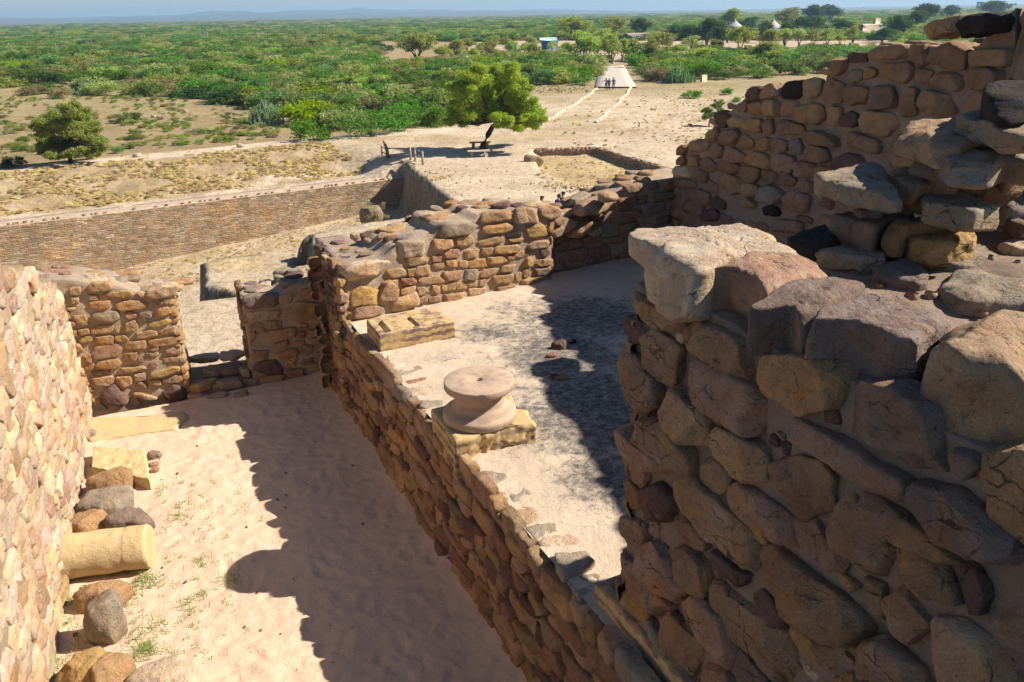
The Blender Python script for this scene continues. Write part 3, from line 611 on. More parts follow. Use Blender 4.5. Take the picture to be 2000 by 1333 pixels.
# loose rubble lying on the wall
C3 = (1300, 0, 2.8556); C6 = (1200, 400, 2.5)
for org, pts, by, code, lab, *zb_ in [
    (C3, [(1300, 740), (1400, 655), (1500, 650), (1830, 700), (1845, 740), (1560, 815), (1440, 760)], 915, 't', 'large light brown boulder with a sloping flat top, in the upper rubble', -0.8),
    (C3, [(1530, 850), (1560, 840), (2000, 730), (2045, 760), (2045, 920), (1900, 880), (1760, 960), (1560, 900)], 1030, 'g', 'broad grey brown slab with a dark underside, right of the large light brown boulder', -0.86),
    (C3, [(850, 990), (930, 960), (1180, 910), (1215, 935), (1220, 980), (1340, 1150), (1150, 1070), (1000, 1045), (870, 1010)], 1190, 'g', 'pale pitted rock with a pointed right end, in front of the tall stepped wall', -1.06),
    (C3, [(925, 1215), (1060, 1175), (1330, 1150), (1390, 1190), (1200, 1260), (1160, 1290), (1000, 1240)], 1420, 'v', 'grey purple block just below the pale pitted rock', -1.38),
    (C3, [(1440, 1090), (1560, 1080), (1860, 1170), (1700, 1210), (1590, 1160), (1450, 1140)], 1235, 'g', 'low grey wedge shaped rock above the orange slabs', -1.12),
    (C3, [(1870, 1180), (1990, 1110), (2045, 1120), (2045, 1290), (1900, 1230)], 1310, 'v', 'pink purple rock cut by the right edge of the photo', -1.3),
    (C3, [(1775, 500), (1850, 465), (2045, 420), (2045, 570), (1900, 590), (1780, 540)], 610, 'k', 'almost black rock at the right edge, highest of the rubble', -0.52),
    (C3, [(1630, 660), (1780, 620), (2045, 640), (2045, 750), (1840, 740), (1800, 700)], 760, 'g', 'flat pale grey slab under the almost black rock', -0.66),
    (C3, [(1880, 960), (1900, 900), (2045, 850), (2045, 980), (1900, 1000)], 1030, 't', 'tan lump under the right end of the broad grey brown slab', -1.0),
    (C3, [(1250, 970), (1330, 950), (1440, 975), (1500, 1060), (1330, 1040)], 1090, 'b', 'brown stone half in shade below the large light brown boulder', -1.06),
    (C6, [(1290, 110), (1370, 90), (1560, 60), (1680, 90), (1450, 110), (1380, 130)], 215, 'o', 'orange slab with a red brown broken end', -1.34),
    (C6, [(1440, 140), (1640, 100), (1750, 140), (1755, 190), (1640, 200), (1460, 185)], 270, 'y', 'bright yellow orange stone lying against the orange slab', -1.38),
    (C6, [(830, 180), (950, 130), (1060, 90), (1080, 190), (1000, 215), (880, 200)], 222, 'k', 'thin dark slab in the shade left of the grey purple block', -1.42),
    (C6, [(985, 235), (1160, 190), (1300, 220), (1320, 270), (1200, 275)], 295, 'g', 'flat pitted grey stone left of the orange slab', -1.45),
    (C6, [(1150, 290), (1180, 277), (1340, 278), (1330, 300), (1260, 308)], 345, 'g', 'small flat grey stone beside the purple rock'),
    (C6, [(1250, 345), (1310, 300), (1400, 265), (1490, 280), (1530, 350), (1520, 400), (1400, 380)], 465, 'v', 'rounded purple rock in the middle of the wall top'),
    (C6, [(1490, 250), (1620, 210), (1850, 205), (2010, 240), (2030, 290), (1700, 300), (1600, 280)], 330, 'g', 'long flat pitted grey stone behind the purple rock', -1.45),
    (C6, [(1590, 400), (1680, 320), (1800, 315), (2045, 360), (2045, 480), (1900, 470), (1700, 470)], 560, 'g', 'big coarse grey boulder right of the purple rock'),
    (C6, [(1880, 190), (2045, 150), (2045, 230), (1950, 220)], 245, 'l', 'cream stone at the right edge behind the long flat grey stone', -1.4)]:
    top_rock('loose_stone', pts, *org, by, zb_[0] if zb_ else -1.5, code, M['stone_near'], label=lab, group='loose stones on the near wall', e=.27, nt=120, nr=22, rough=.04)
mb = MB()
for px, py, z, w_ in [(1960, 235, -0.79, 0.48), (1900, 270, -0.87, 0.48), (1990, 260, -0.87, 0.54), (1840, 300, -1.02, 0.48), (1930, 320, -1.00, 0.54), (2020, 300, -1.00, 0.61), (1760, 330, -1.08, 0.41), (1870, 350, -1.10, 0.54), (1980, 360, -1.08, 0.54), (2060, 250, -0.83, 0.61), (2080, 340, -1.00, 0.61), (1700, 400, -1.17, 0.41), (2060, 220, -0.73, 0.54)]:
    while at(px, py, z)[1] > 5.35: z *= .95
    p = at(px, py, z); blob(mb, (p[0], p[1], z-.2), (w_*.9, w_*.6, .34), random.uniform(0, 3), pick('btgv'), nt=60, nr=12, e=.36)
under(mb.build('rubble_heap', M['stone_near']), w1)
mb = MB()
for _ in range(260):
    a, d = random.uniform(.2, 4.5), random.uniform(.5, 5.4); p = F1.w(np.array([a+.2, -1.49, -d])); s_ = random.uniform(.02, .07)
    blob(mb, (p[0], p[1], -1.49+float(LIFT(d))+s_*.2), (s_*1.6, s_*1.1, s_), random.uniform(0, 6), pick('tglpb'), nt=10, nr=3)
tag(mb.build('gravel', M['stone']), 'small stone chips scattered between the boulders on the near wall', 'gravel', kind='stuff')

# --- big stepped wall on the right
W2T = '''b 925,350 960,325 1015,320 1020,400 960,420 928,400;d 1025,310 1060,292 1140,300 1140,345 1040,350;t 1140,310 1180,265 1330,250 1370,255 1365,320 1180,335;b 1370,260 1460,250 1470,350 1420,370 1370,330;b 1480,260 1600,240 1690,290 1670,390 1600,385 1480,340
t 1705,300 1740,275 1960,280 1970,340 1930,370 1710,360;g 1015,420 1050,392 1100,395 1095,445 1040,460;b 1110,380 1150,375 1190,400 1180,430 1115,440;b 1225,360 1370,352 1400,400 1390,450 1330,462 1220,420;b 1400,380 1500,395 1490,460 1400,450;b 1500,410 1600,400 1680,450 1675,515 1580,490 1490,460
b 1700,390 1760,370 1900,410 1880,480 1700,500;b 870,520 940,440 1000,480 990,570 900,570;b 1000,490 1060,475 1145,500 1120,590 1060,600 1010,560;v 1150,580 1180,490 1270,480 1290,540 1280,600 1140,605;b 1320,540 1370,490 1415,500 1410,640 1330,640;b 1425,520 1490,505 1610,540 1625,625 1500,630 1430,590
p 1660,600 1690,530 1780,520 1820,600 1760,650 1660,650;d 458,515 500,485 540,488 540,560 470,560;p 545,480 640,463 645,530 550,552;k 648,500 690,460 775,453 775,520 740,550 655,545;t 780,460 830,438 872,450 870,530 785,550;b 400,590 430,566 480,563 460,625 405,620;o 475,580 540,575 545,635 480,640
o 548,570 630,560 655,640 560,650;p 655,570 740,560 750,640 660,645;o 745,590 800,570 870,590 885,650 850,690 745,670;o 915,600 985,590 985,690 920,700;d 980,680 1030,612 1075,640 1075,710 990,700;t 1090,640 1130,618 1270,640 1305,690 1230,755 1110,730;d 285,635 330,620 370,635 340,710 290,700;o 360,680 390,640 450,660 440,705 365,705
o 445,690 480,660 545,670 530,740 450,725;b 545,670 600,670 615,745 550,740;b 625,675 690,672 790,710 790,745 640,750;b 790,740 850,730 1010,780 1010,830 800,790;b 1015,745 1060,740 1230,800 1220,860 1020,810;b 315,730 400,725 425,745 400,805 325,800;b 420,780 450,748 500,785 495,835 420,830;o 520,790 550,765 605,770 600,835 525,835
b 610,780 650,768 685,785 680,840 610,835;g 700,790 750,778 775,800 770,860 705,855;b 790,850 820,800 900,830 925,905 800,900;d 945,900 1010,855 1090,870 1140,910 1100,960 960,930;p 330,850 380,820 455,870 440,915 330,900;o 460,880 500,848 570,860 600,910 570,945 465,920;p 605,870 650,855 720,880 710,960 605,950;p 725,905 770,893 835,920 830,985 735,980
p 245,840 300,805 325,820 320,880 260,870;b 200,890 240,875 300,930 270,960 200,945;r 305,905 330,895 425,920 425,970 310,955;b 430,930 530,940 530,1020 430,1010;b 540,950 600,955 635,980 630,1020 545,1015;b 640,990 690,970 740,1000 720,1040 640,1030;o 310,1010 350,975 430,1000 435,1060 390,1095 315,1060;o 440,1030 490,1018 525,1040 515,1110 440,1090
g 540,1040 580,1030 665,1060 660,1140 540,1120;p 675,1070 740,1058 815,1100 800,1180 675,1160;p 745,1020 800,1005 835,1030 830,1080 745,1060;b 840,930 940,925 955,960 850,985;k 560,1160 590,1145 650,1165 640,1205 570,1200;p 600,1215 770,1240 760,1305 600,1280;d 215,1180 270,1160 300,1190 290,1235 225,1230;d 255,1110 290,1095 350,1135 350,1170 270,1160
o 415,1120 470,1105 510,1140 500,1165 415,1150;p 100,1120 210,1120 220,1200 110,1180;b 155,1070 200,1055 250,1085 240,1145 160,1110;t 135,810 180,780 245,785 250,840 140,845;b 75,830 110,808 132,825 120,865 80,865;r 65,880 115,872 118,915 70,920;w 55,930 150,930 160,985 60,985;b 160,960 200,945 240,960 235,1020 165,1005;o 130,870 190,870 195,930 130,925
p 245,740 290,715 310,760 300,800 250,795;b 90,1010 130,995 185,1025 170,1045 95,1045'''
w2 = thing('rubble_wall', 'high stepped rubble wall rising to the right behind the loose boulders', 'wall', (3.05, 13.76, H2))
it = parse(W2T, *C3)
tp = [(1296, 340), (1322, 330), (1347, 285), (1385, 258), (1398, 228), (1438, 205), (1462, 178), (1520, 170), (1610, 160), (1624, 122), (1660, 106), (1700, 92), (1780, 82), (1850, 84), (1900, 92), (1982, 96), (1987, 8), (2010, -10)]
top2 = prof([F2.px(x, y) for x, y in tp]+[(5.6, .42), (6.5, .55), (7.5, .8), (8.5, 1.05), (9.8, 1.15)])
mb = MB(); slab(mb, F2, -.35, 9.8, -5.6, lambda s: top2(s)-.05, 1.3, ds=.07, dh=.08, amp=.03); under(mb.build('mortar_core', M['mortar']), w2)
mb = MB(); tr = traced(mb, F2, it, depth=(.06, .11), nt=48, nr=13, e=.26, rough=.025, cuts=6, grow=1.12)
fill(mb, F2, -.3, 9.7, -4.2, lambda s: top2(s)-.04, cw=.3, ch=.2, mixs='bbpotv', avoid=tr, depth=(.04, .08), nt=30, nr=8)
F2b = Frame((3.05+1.3*Q_[0], 13.76+1.3*Q_[1]), UW, side=-1); fill(mb, F2b, -.3, 7, -4.2, lambda s: top2(s)-.06, cw=.4, ch=.24, mixs='bbpot', nt=18, nr=6)
caps(mb, F2, -.2, 9.6, lambda s: top2(s)-.03, 1.25, size=.42, mixs='ttlgpd', h=.1, d0=.05, nt=30, nr=9)
under(mb.build('face_stones', M['stone']), w2)
for pts, by, z0, code, lab in [([(1580, 150), (1640, 115), (1820, 75), (1852, 95), (1780, 170), (1700, 185)], 215, -.32, 't', 'tan boulder with a pointed left end on top of the high stepped wall'), ([(1785, 130), (1830, 85), (1920, 72), (1968, 100), (1940, 180), (1850, 185)], 225, -.32, 'k', 'black boulder on top of the high stepped wall')]:
    P = np.array([F2.px(1300+x/2.8556, y/2.8556) for x, y in pts+[(pts[-1][0]-60, by), (pts[0][0]+30, by-12)]]); mb = MB()
    stone(mb, Frame(F2.O[:2]-.25*Q_, UW), P, .25, col=np.array(PAL[code]), full=True, nt=80, nr=18, cuts=2, rough=.03, grow=1.08, e=.34)
    tag(mb.build('boulder', M['stone_near']), lab, 'boulder')

# --- sunny back wall of the room and its shaded right half
TM = '''l 190,420 250,385 420,352 445,370 440,420 350,450 220,480;y 225,530 290,510 400,530 385,600 240,615;t 385,560 440,480 500,500 500,580 400,590;t 415,490 450,472 510,475 500,510 420,510;o 440,420 545,405 550,450 450,465;o 550,410 600,405 603,445 555,455;r 515,465 600,460 600,495 530,505;t 470,580 600,540 612,600 530,640 450,640;t 520,520 600,505 605,535 520,555
p 245,625 370,605 435,640 430,660 260,685;l 500,268 560,260 640,260 655,310 640,330 545,345 505,330;o 540,350 660,340 670,380 560,395;t 590,400 670,392 680,440 600,455;t 615,465 740,445 755,485 620,505;o 605,515 660,510 675,540 610,560;r 685,345 735,333 745,370 690,375;t 690,385 760,378 770,410 700,415;t 690,250 790,240 800,290 720,310 690,290
t 810,240 900,222 920,270 850,290 815,270;p 750,310 840,300 845,345 755,355;g 720,200 740,163 860,158 940,168 940,205 800,230 730,235;o 940,108 1130,88 1140,130 960,160;o 960,180 1130,155 1130,200 980,220;o 940,260 1080,225 1085,260 950,290;t 865,310 945,303 945,345 860,355;t 955,300 1020,295 1020,330 955,345;t 1140,90 1200,73 1275,90 1275,150 1160,160
y 1210,180 1310,168 1320,230 1225,235;k 1090,225 1180,200 1190,230 1110,243;o 1100,250 1205,240 1205,260 1105,265;o 1040,290 1180,275 1180,315 1040,330;t 995,350 1100,340 1105,375 1000,385;t 1145,325 1220,305 1230,335 1150,355;o 890,365 990,355 985,400 895,405;t 835,370 885,362 890,405 840,405;o 765,365 830,362 830,400 770,400;p 750,430 855,420 860,465 760,475
g 870,420 940,410 935,470 870,475;t 950,420 1050,405 1045,440 960,460;t 1060,400 1160,385 1165,420 1070,430;o 1025,455 1140,440 1140,485 1030,495;t 1150,435 1180,430 1180,480 1150,485;o 1250,365 1350,355 1355,390 1260,400;d 1285,305 1340,295 1340,340 1290,345;t 1215,265 1340,250 1340,290 1220,300;v 1255,415 1345,400 1350,440 1260,450;o 1185,470 1300,455 1300,495 1185,515
o 1040,515 1160,500 1165,525 1045,545;t 890,520 980,505 990,550 890,560;o 735,560 885,540 890,575 750,600;o 735,500 815,485 815,525 735,540;o 820,490 885,487 885,520 820,530;t 890,480 940,472 940,510 890,515;t 945,475 985,470 985,505 945,505;p 615,570 660,565 660,600 615,600;p 660,570 735,560 735,600 665,600;t 680,505 725,500 730,545 690,550;t 1190,420 1225,400 1230,450 1200,460
t 1285,80 1350,63 1405,88 1400,125 1330,140 1290,120;t 1365,150 1420,125 1420,160 1370,175;t 1105,335 1140,333 1140,360 1105,362'''
TK = '''b 1060,530 1130,510 1260,490 1280,520 1230,580 1080,590;r 1040,650 1210,590 1230,630 1160,720 1040,740;b 1240,620 1310,600 1310,680 1220,710;b 1320,490 1410,470 1420,540 1350,555;b 1450,500 1640,430 1660,460 1650,530 1480,550;b 1350,590 1640,560 1640,610 1380,650;g 1260,700 1490,660 1490,760 1270,820;o 1500,660 1640,640 1640,740 1510,770;b 970,790 1240,740 1240,800 970,900
b 1040,900 1240,850 1240,920 1050,980;b 860,1030 1090,1000 1090,1060 870,1090;v 1390,830 1560,800 1560,870 1400,890'''
CM = (600, 380, 2.8357); CK = (1000, 260, 5.0)
wm = thing('rubble_wall', 'sunlit rubble wall with a stepped top at the back of the raised room, running on into shade', 'wall', (-1.88, 10.79, H2))
tpm = [(640, 528), (690, 524), (755, 500), (772, 480), (850, 455), (860, 436), (925, 430), (935, 418), (1000, 415), (1010, 408), (1090, 406)]
sM = [FM.px(x, y) for x, y in tpm]; s_hole0, _ = FM.px(1078, 450); s_hole1, _ = FM.px(1160, 450); sK, _ = FM.px(1330, 400)
topm = prof(sM+[FM.px(1100, 415), FM.px(1150, 425), FM.px(1200, 398), FM.px(1260, 366), FM.px(1330, 350), (8, -2.6)])
mb = MB(); slab(mb, FM, -.5, s_hole0-.02, -5.6, lambda s: topm(s)-.02, .95, ds=.06, dh=.06, amp=.02)
FK = Frame(FM.w(np.array([0, 0, -.32]))[:2], (3.361, 2.043))
slab(mb, FK, s_hole0-.05, 6.2, -5.6, lambda s: topm(s)-.04, .7, ds=.07, dh=.07, amp=.03); under(mb.build('mortar_core', M['mortar_pale']), wm)
mb = MB(); tr = traced(mb, FM, parse(TM, *CM), depth=(.045, .075), nt=44, nr=12, e=.24, rough=.02, cuts=5, grow=1.10)
fill(mb, FM, -.62, s_hole0, -4.0, lambda s: topm(s)-.02, cw=.24, ch=.13, mixs='ttoop', avoid=tr, depth=(.04, .06), nt=26, nr=8)
FM0 = Frame(FM.w(np.array([-.5, 0, 0]))[:2], (FM.n[0], FM.n[1]), side=-1); fill(mb, FM0, -.75, .04, -4.05, -3.2, cw=.26, ch=.15, mixs='ltto', depth=(.03, .06), nt=24, nr=7)
fill(mb, FM, -.7, s_hole0, -5.4, -4.05, cw=.3, ch=.15, mixs='ttoop', depth=(.03, .06), nt=18, nr=6)
trk = traced(mb, FK, parse(TK, *CK), depth=(.05, .09), nt=44, nr=12, e=.26, rough=.025, grow=1.1)
fill(mb, FK, s_hole0, 5.6, -4.05, lambda s: topm(s)-.04, cw=.32, ch=.17, mixs='bbpto', avoid=trk, depth=(.03, .08), nt=26, nr=8)
caps(mb, FM, -.6, s_hole0, lambda s: topm(s)-.03, .95, size=.3, mixs='ttgldo', d0=.14); caps(mb, FK, s_hole0, 5.8, lambda s: topm(s)-.03, .7, size=.32, mixs='ttgb', d0=.04)
FMb = Frame(FM.w(np.array([0, 0, -.95]))[:2], (3.361, 2.043), side=-1); fill(mb, FMb, -.7, 6, -5.6, lambda s: topm(s)-.05, cw=.36, ch=.18, mixs='tto', nt=16, nr=5)
# end of the sunny part, beside the collapsed gap
eo = FM.w(np.array([s_hole0, 0, 0])); FME = Frame(eo[:2], (-FM.n[0], -FM.n[1])); fill(mb, FME, 0, .34, -4, -2.8, cw=.24, ch=.15, mixs='ttb', nt=22, nr=7)
under(mb.build('face_stones', M['stone']), wm)
for pts, off, th_, code, lab in [([(1345, 205), (1490, 130), (1525, 165), (1480, 200), (1370, 248)], .12, .16, 't', 'tan slab tilting down into the gap beside the sunny wall'),
                                 ([(1480, 255), (1500, 200), (1600, 140), (1592, 180), (1530, 240)], .08, .14, 'o', 'orange slab leaning in the gap, right of the tilting tan slab'),
                                 ([(1575, 215), (1640, 188), (1650, 218), (1600, 242)], .02, .12, 'l', 'small cream stone caught in the gap below the big overhanging slab')]:
    P = np.array([FM.px(600+x/2.8357, 380+y/2.8357) for x, y in pts]); mb = MB()
    stone(mb, Frame(FM.w(np.array([0, 0, -.15]))[:2], (3.361, 2.043)), P, th_, col=PAL[code], full=True, nt=56, nr=12, e=.34, grow=1.05); tag(mb.build('fallen_slab', M['stone']), lab, 'slab')
for pts, by, code, lab in [([(580, 705), (700, 640), (850, 600), (985, 640), (1000, 668), (800, 705), (690, 730)], 800, 't', 'big overhanging slab on top of the back wall above the gap'), ([(840, 600), (885, 560), (985, 558), (1040, 598), (930, 612)], 645, 't', 'rough tan stone sitting on the big overhanging slab'),
                           ([(565, 650), (600, 600), (700, 565), (760, 590), (740, 620), (640, 660)], 670, 'g', 'mossy grey boulder on the back wall beside the three seated visitors')]:
    top_rock('loose_stone', pts, 1000, 260, 5.0, by, -2.98 if by == 800 else (-2.72 if by == 645 else -2.95), code, M['stone'], label=lab, nt=56, nr=12, e=.4)

# --- cross walls at the far end of the passage
TC = '''o 480,380 510,350 620,343 625,385 500,400;o 560,410 720,390 735,425 570,435;t 490,415 545,415 550,440 495,445;o 500,455 610,445 615,485 500,495;o 620,480 690,450 805,445 810,485 700,495 640,500;g 515,520 660,500 680,540 640,560 520,550;p 690,515 740,505 760,540 695,550;v 770,510 830,495 840,545 800,565;v 840,450 870,432 945,435 945,465 850,465;o 860,495 930,480 950,520 870,540
y 820,575 960,540 970,565 840,595;o 510,590 620,580 625,620 515,630;o 680,575 755,555 765,610 690,620;o 735,630 860,605 870,645 745,660;t 880,610 970,585 980,625 885,635;o 530,650 620,640 625,685 535,695;o 635,645 710,635 705,670 640,675;o 690,680 800,665 810,710 700,725;o 820,670 985,640 990,680 830,705;p 510,710 650,685 680,730 670,750 520,770
p 905,720 990,700 1000,740 910,750;o 685,740 760,730 760,780 700,785;t 805,740 870,725 880,745 820,760;o 535,790 650,765 680,795 670,815 545,825;o 640,825 800,805 815,825 680,845;t 890,765 1000,755 1005,785 895,785;p 830,785 870,775 880,800 850,820;y 820,850 1000,800 1005,830 860,875;v 505,840 620,825 625,845 520,865;p 505,880 620,860 635,890 600,915 515,910
o 640,870 720,865 735,905 680,930;t 740,855 800,845 805,885 750,895;t 900,880 1005,850 1010,890 905,905;o 825,890 890,880 890,920 835,925;d 570,950 640,910 700,970 730,1000 640,1030 570,990;t 745,945 880,985 850,1005 740,970;d 905,960 960,910 1045,950 1000,1010 920,1000;p 750,900 810,895 820,925 760,925;t 739,1010 760,990 785,1010 770,1035;o 630,600 660,585 665,620 640,625;v 765,765 790,755 795,785 770,785
o 410,530 480,525 490,575 430,590;o 430,610 490,600 500,630 440,640;y 435,655 505,640 510,670 450,680;o 460,745 500,740 510,790 470,790;t 470,790 520,795 520,830 475,830;g 520,1020 560,1010 600,1050 530,1055;o 390,375 450,370 440,415 385,410;t 390,430 440,430 430,465 395,470;l 795,405 900,362 970,350 970,420 850,430'''
TS = '''v 1345,430 1400,415 1535,408 1540,470 1370,490;t 1545,415 1620,405 1610,455 1555,460;l 1370,510 1480,500 1490,550 1370,555;o 1495,500 1550,495 1540,540 1500,545;o 1380,575 1450,560 1460,590 1385,600;o 1470,560 1560,555 1560,600 1475,605;o 1550,530 1650,450 1800,470 1780,510 1660,560;b 1650,390 1800,350 1810,400 1680,440;o 1380,620 1420,615 1400,660 1385,700;o 1460,620 1640,590 1640,640 1500,680
t 1690,520 1820,500 1820,555 1700,570;p 1390,720 1490,725 1490,770 1395,760;d 1410,790 1520,775 1580,830 1480,850 1420,840;o 1440,860 1580,850 1560,900 1440,910;o 1520,740 1640,700 1650,735 1540,765;b 1650,690 1730,690 1720,740 1660,740;b 1600,830 1680,820 1700,900 1610,900;o 1500,690 1600,660 1600,690 1520,720'''
C4 = (0, 430, 2.8357)
s_e0 = FC.px(358, 700)[0]; s_d0 = FC.px(488, 700)[0]
wc = thing('rubble_wall', 'sunlit rubble wall across the end of the passage, left of the doorway', 'wall', (-6.39, 10.8, H1))
topc = prof([(-2, -3.2)]+[FC.px(x, y) for x, y in [(135, 545), (160, 548), (175, 553), (218, 553), (262, 568), (300, 572), (345, 566)]])
mb = MB(); slab(mb, FC, -1.2, s_e0, -5.8, lambda s: topc(s)-.02, .75, ds=.05, dh=.06, amp=.02); under(mb.build('mortar_core', M['mortar_pale']), wc)
mb = MB(); tr = traced(mb, FC, parse(TC, *C4), depth=(.04, .07), nt=44, nr=12, e=.24, rough=.02, cuts=5, grow=1.12)
fill(mb, FC, -.05, s_e0, -5.4, lambda s: topc(s)-.02, cw=.2, ch=.11, mixs='otpo', avoid=tr, depth=(.03, .05), nt=22, nr=7)
eo = FC.w(np.array([s_e0, 0, 0])); FCE = Frame(eo[:2], -FC.n[:2]); fill(mb, FCE, -.02, .75, -5.5, lambda s: topc(s_e0)-.05, cw=.28, ch=.13, mixs='ttlo', depth=(.03, .06), nt=26, nr=8)
caps(mb, FC, -1.0, s_e0, lambda s: topc(s)-.02, .75, size=.28, mixs='ltpgl', d0=.1)
under(mb.build('face_stones', M['stone']), wc)
ws = thing('rubble_wall', 'short rubble wall stub right of the doorway, mostly in shade with a dark purple corner stone', 'wall', tuple(eo[:2])+(H1,))
topS = prof([FC.px(x, y) for x, y in [(472, 582), (540, 578), (560, 560), (580, 550), (640, 552)]]+[(5.5, -3.8)])
mb = MB(); slab(mb, FC, s_d0, FC.px(655, 600)[0]+.1, -5.8, lambda s: topS(s)-.02, .8, ds=.05, dh=.06, amp=.025); under(mb.build('mortar_core', M['mortar_pale']), ws)
mb = MB(); tr = traced(mb, FC, parse(TS, *C4), depth=(.05, .09), nt=44, nr=12, e=.26, rough=.025, grow=1.12)
fill(mb, FC, s_d0, FC.px(650, 600)[0], -5.4, lambda s: topS(s)-.02, cw=.26, ch=.13, mixs='obtp', avoid=tr, nt=22, nr=7)
eo = FC.w(np.array([s_d0, 0, 0])); FCS = Frame(eo[:2], -FC.n[:2], side=-1); fill(mb, FCS, 0, .8, -5.4, -3.95, cw=.28, ch=.14, mixs='dbop', nt=24, nr=7)
caps(mb, FC, s_d0, FC.px(650, 600)[0], lambda s: topS(s)-.01, .8, size=.26, mixs='vgldt', d0=.1)
under(mb.build('face_stones', M['stone']), ws)
# doorway sill: worn blocks and a little step
mb = MB(); sill = FC.w(np.array([(s_e0+s_d0)/2, 0, -.35]))
slab(mb, Frame(FC.w(np.array([0, 0, .02]))[:2], FC.u[:2]), s_e0-.05, s_d0+.05, -5.9, -5.38, .9, ds=.05, dh=.05, amp=.03)
sl = thing('doorway_sill', 'low sill of worn grey stones across the doorway, half in shade', 'doorstep', tuple(sill[:2])+(H1,)); under(mb.build('mortar_core', M['mortar_pale']), sl)
mb = MB()
for px, py, wx, wy, hz, z, code in [(400, 748, .55, .28, .14, -5.34, 't'), (452, 745, .5, .28, .13, -5.36, 'g'), (415, 722, .42, .3, .12, -5.26, 'g'), (452, 718, .4, .28, .12, -5.25, 'v'), (480, 722, .22, .3, .14, -5.24, 'g'), (400, 697, .55, .3, .1, -5.2, 'l'), (448, 692, .5, .3, .1, -5.2, 'l'), (385, 772, .3, .14, .1, -5.42, 't'), (425, 772, .4, .14, .1, -5.42, 'g'), (470, 768, .26, .14, .12, -5.4, 'g')]:
    p = at(px, py, z); blob(mb, (p[0], p[1], z-.03), (wx, wy, hz), .36+random.uniform(-.15, .15), np.array(PAL[code]), nt=60, nr=12, e=.3, corners=6, rough=.03)
under(mb.build('sill_stones', M['stone']), sl)

# --- long left wall of the passage
wl = thing('rubble_wall', 'long sunlit wall of pale pink and cream rubble along the left side of the passage', 'wall', (-5, 7.5, H1))
topl = prof([(-1.2, -3.4), (0, -3.42), (.6, -3.32), (1.2, -3.05), (1.3, -2.88), (2.0, -2.7), (2.7, -2.48), (3.4, -2.25), (5.2, -1.95), (9, -1.7)])
mb = MB(); slab(mb, FL, -1.0, 10, -5.8, lambda s: topl(s)-.02, 1.5, ds=.07, dh=.08, amp=.015); under(mb.build('mortar_core', M['mortar_pale']), wl)
mb = MB(); fill(mb, FL, .0, 9.5, H1+.02, lambda s: topl(s)-.01, cw=.36, ch=.17, mixs='wlwlxwlwlxwwltt', depth=(.015, .055), gap=.008, nt=40, nr=11, e=.30, rough=.025, cuts=6, tilt=.25, keep=.97)
caps(mb, FL, -.9, 8, lambda s: topl(s)-.0, 1.5, size=.34, mixs='llxltgq', d0=.02, h=.11, nt=32, nr=9)
under(mb.build('face_stones', M['stone_pale']), wl)

# --- retaining wall between passage and raised room
wr = thing('rubble_wall', 'shaded retaining wall of brown rubble running diagonally below the raised room', 'wall', (0, 5.5, H1))
topr = prof([(-4, -4.05), (5.62, -4.05), (5.64, -3.6), (5.7, -3.22), (8, -3.18)])
mb = MB(); slab(mb, FR, -3.5, 7.3, -5.8, lambda s: topr(s)-.02, .5, ds=.06, dh=.07, amp=.02); under(mb.build('mortar_core', M['mortar']), wr)
mb = MB(); fill(mb, FR, -3.2, 7.1, H1-.03, lambda s: topr(s)-.03, cw=.31, ch=.155, mixs='ooobtpdr', depth=(.03, .085), nt=40, nr=11, e=.28, rough=.025, cuts=6, tilt=.3, gap=.012)
fill(mb, FR, -3.2, 5.6, -4.17, -3.95, cw=.3, ch=.155, mixs='otbtgp', depth=(.04, .08), nt=34, nr=9, rough=.02)
caps(mb, FR, 5.75, 7.0, lambda s: topr(s)-.03, .5, size=.3, mixs='lvgt', d0=.04)
under(mb.build('face_stones', M['stone']), wr)
TE = '''g 750,215 800,185 920,205 930,250 840,305 790,270;g 930,300 1000,280 1065,310 1055,350 935,375;p 840,310 900,300 935,330 930,380 890,385;t 915,400 1000,375 1100,410 1110,450 1010,490;g 1012,500 1080,480 1190,475 1200,520 1070,570;l 1072,575 1130,550 1270,530 1335,580 1150,640;g 1235,780 1430,740 1420,830 1310,890;l 700,140 770,130 780,170 740,190'''
TE2 = '''g 470,985 620,945 640,970 500,1010;r 510,1040 650,1010 655,1025 540,1055;l 540,1060 690,1060 690,1105 560,1115;g 590,1140 750,1140 740,1170 620,1190;w 420,890 440,880 560,960 470,975'''
for code, pts in parse(TE, 650, 850, 2.76)+parse(TE2, *CM)+parse('g 1145,655 1200,630 1360,615 1395,680 1370,710 1230,770', 650, 850, 2.76):
    big = pts[0][1] > 1080 and code == 'g' and len(pts) == 6; zt = H2+(.045 if big else .006); mb = MB(); poly = np.array([at(x, y, zt)[:2] for x, y in pts])+Q_*.03
    stone(mb, Flat(zt-.09), poly, .09, col=np.array(PAL[code])*1.25, full=True, nt=56, nr=12, e=.18, cuts=1, tilt=.02, rough=.008, grow=1.0); under(mb.build('edge_stone', M['stone'], loc=(poly[:, 0].mean(), poly[:, 1].mean(), H2)), wr)

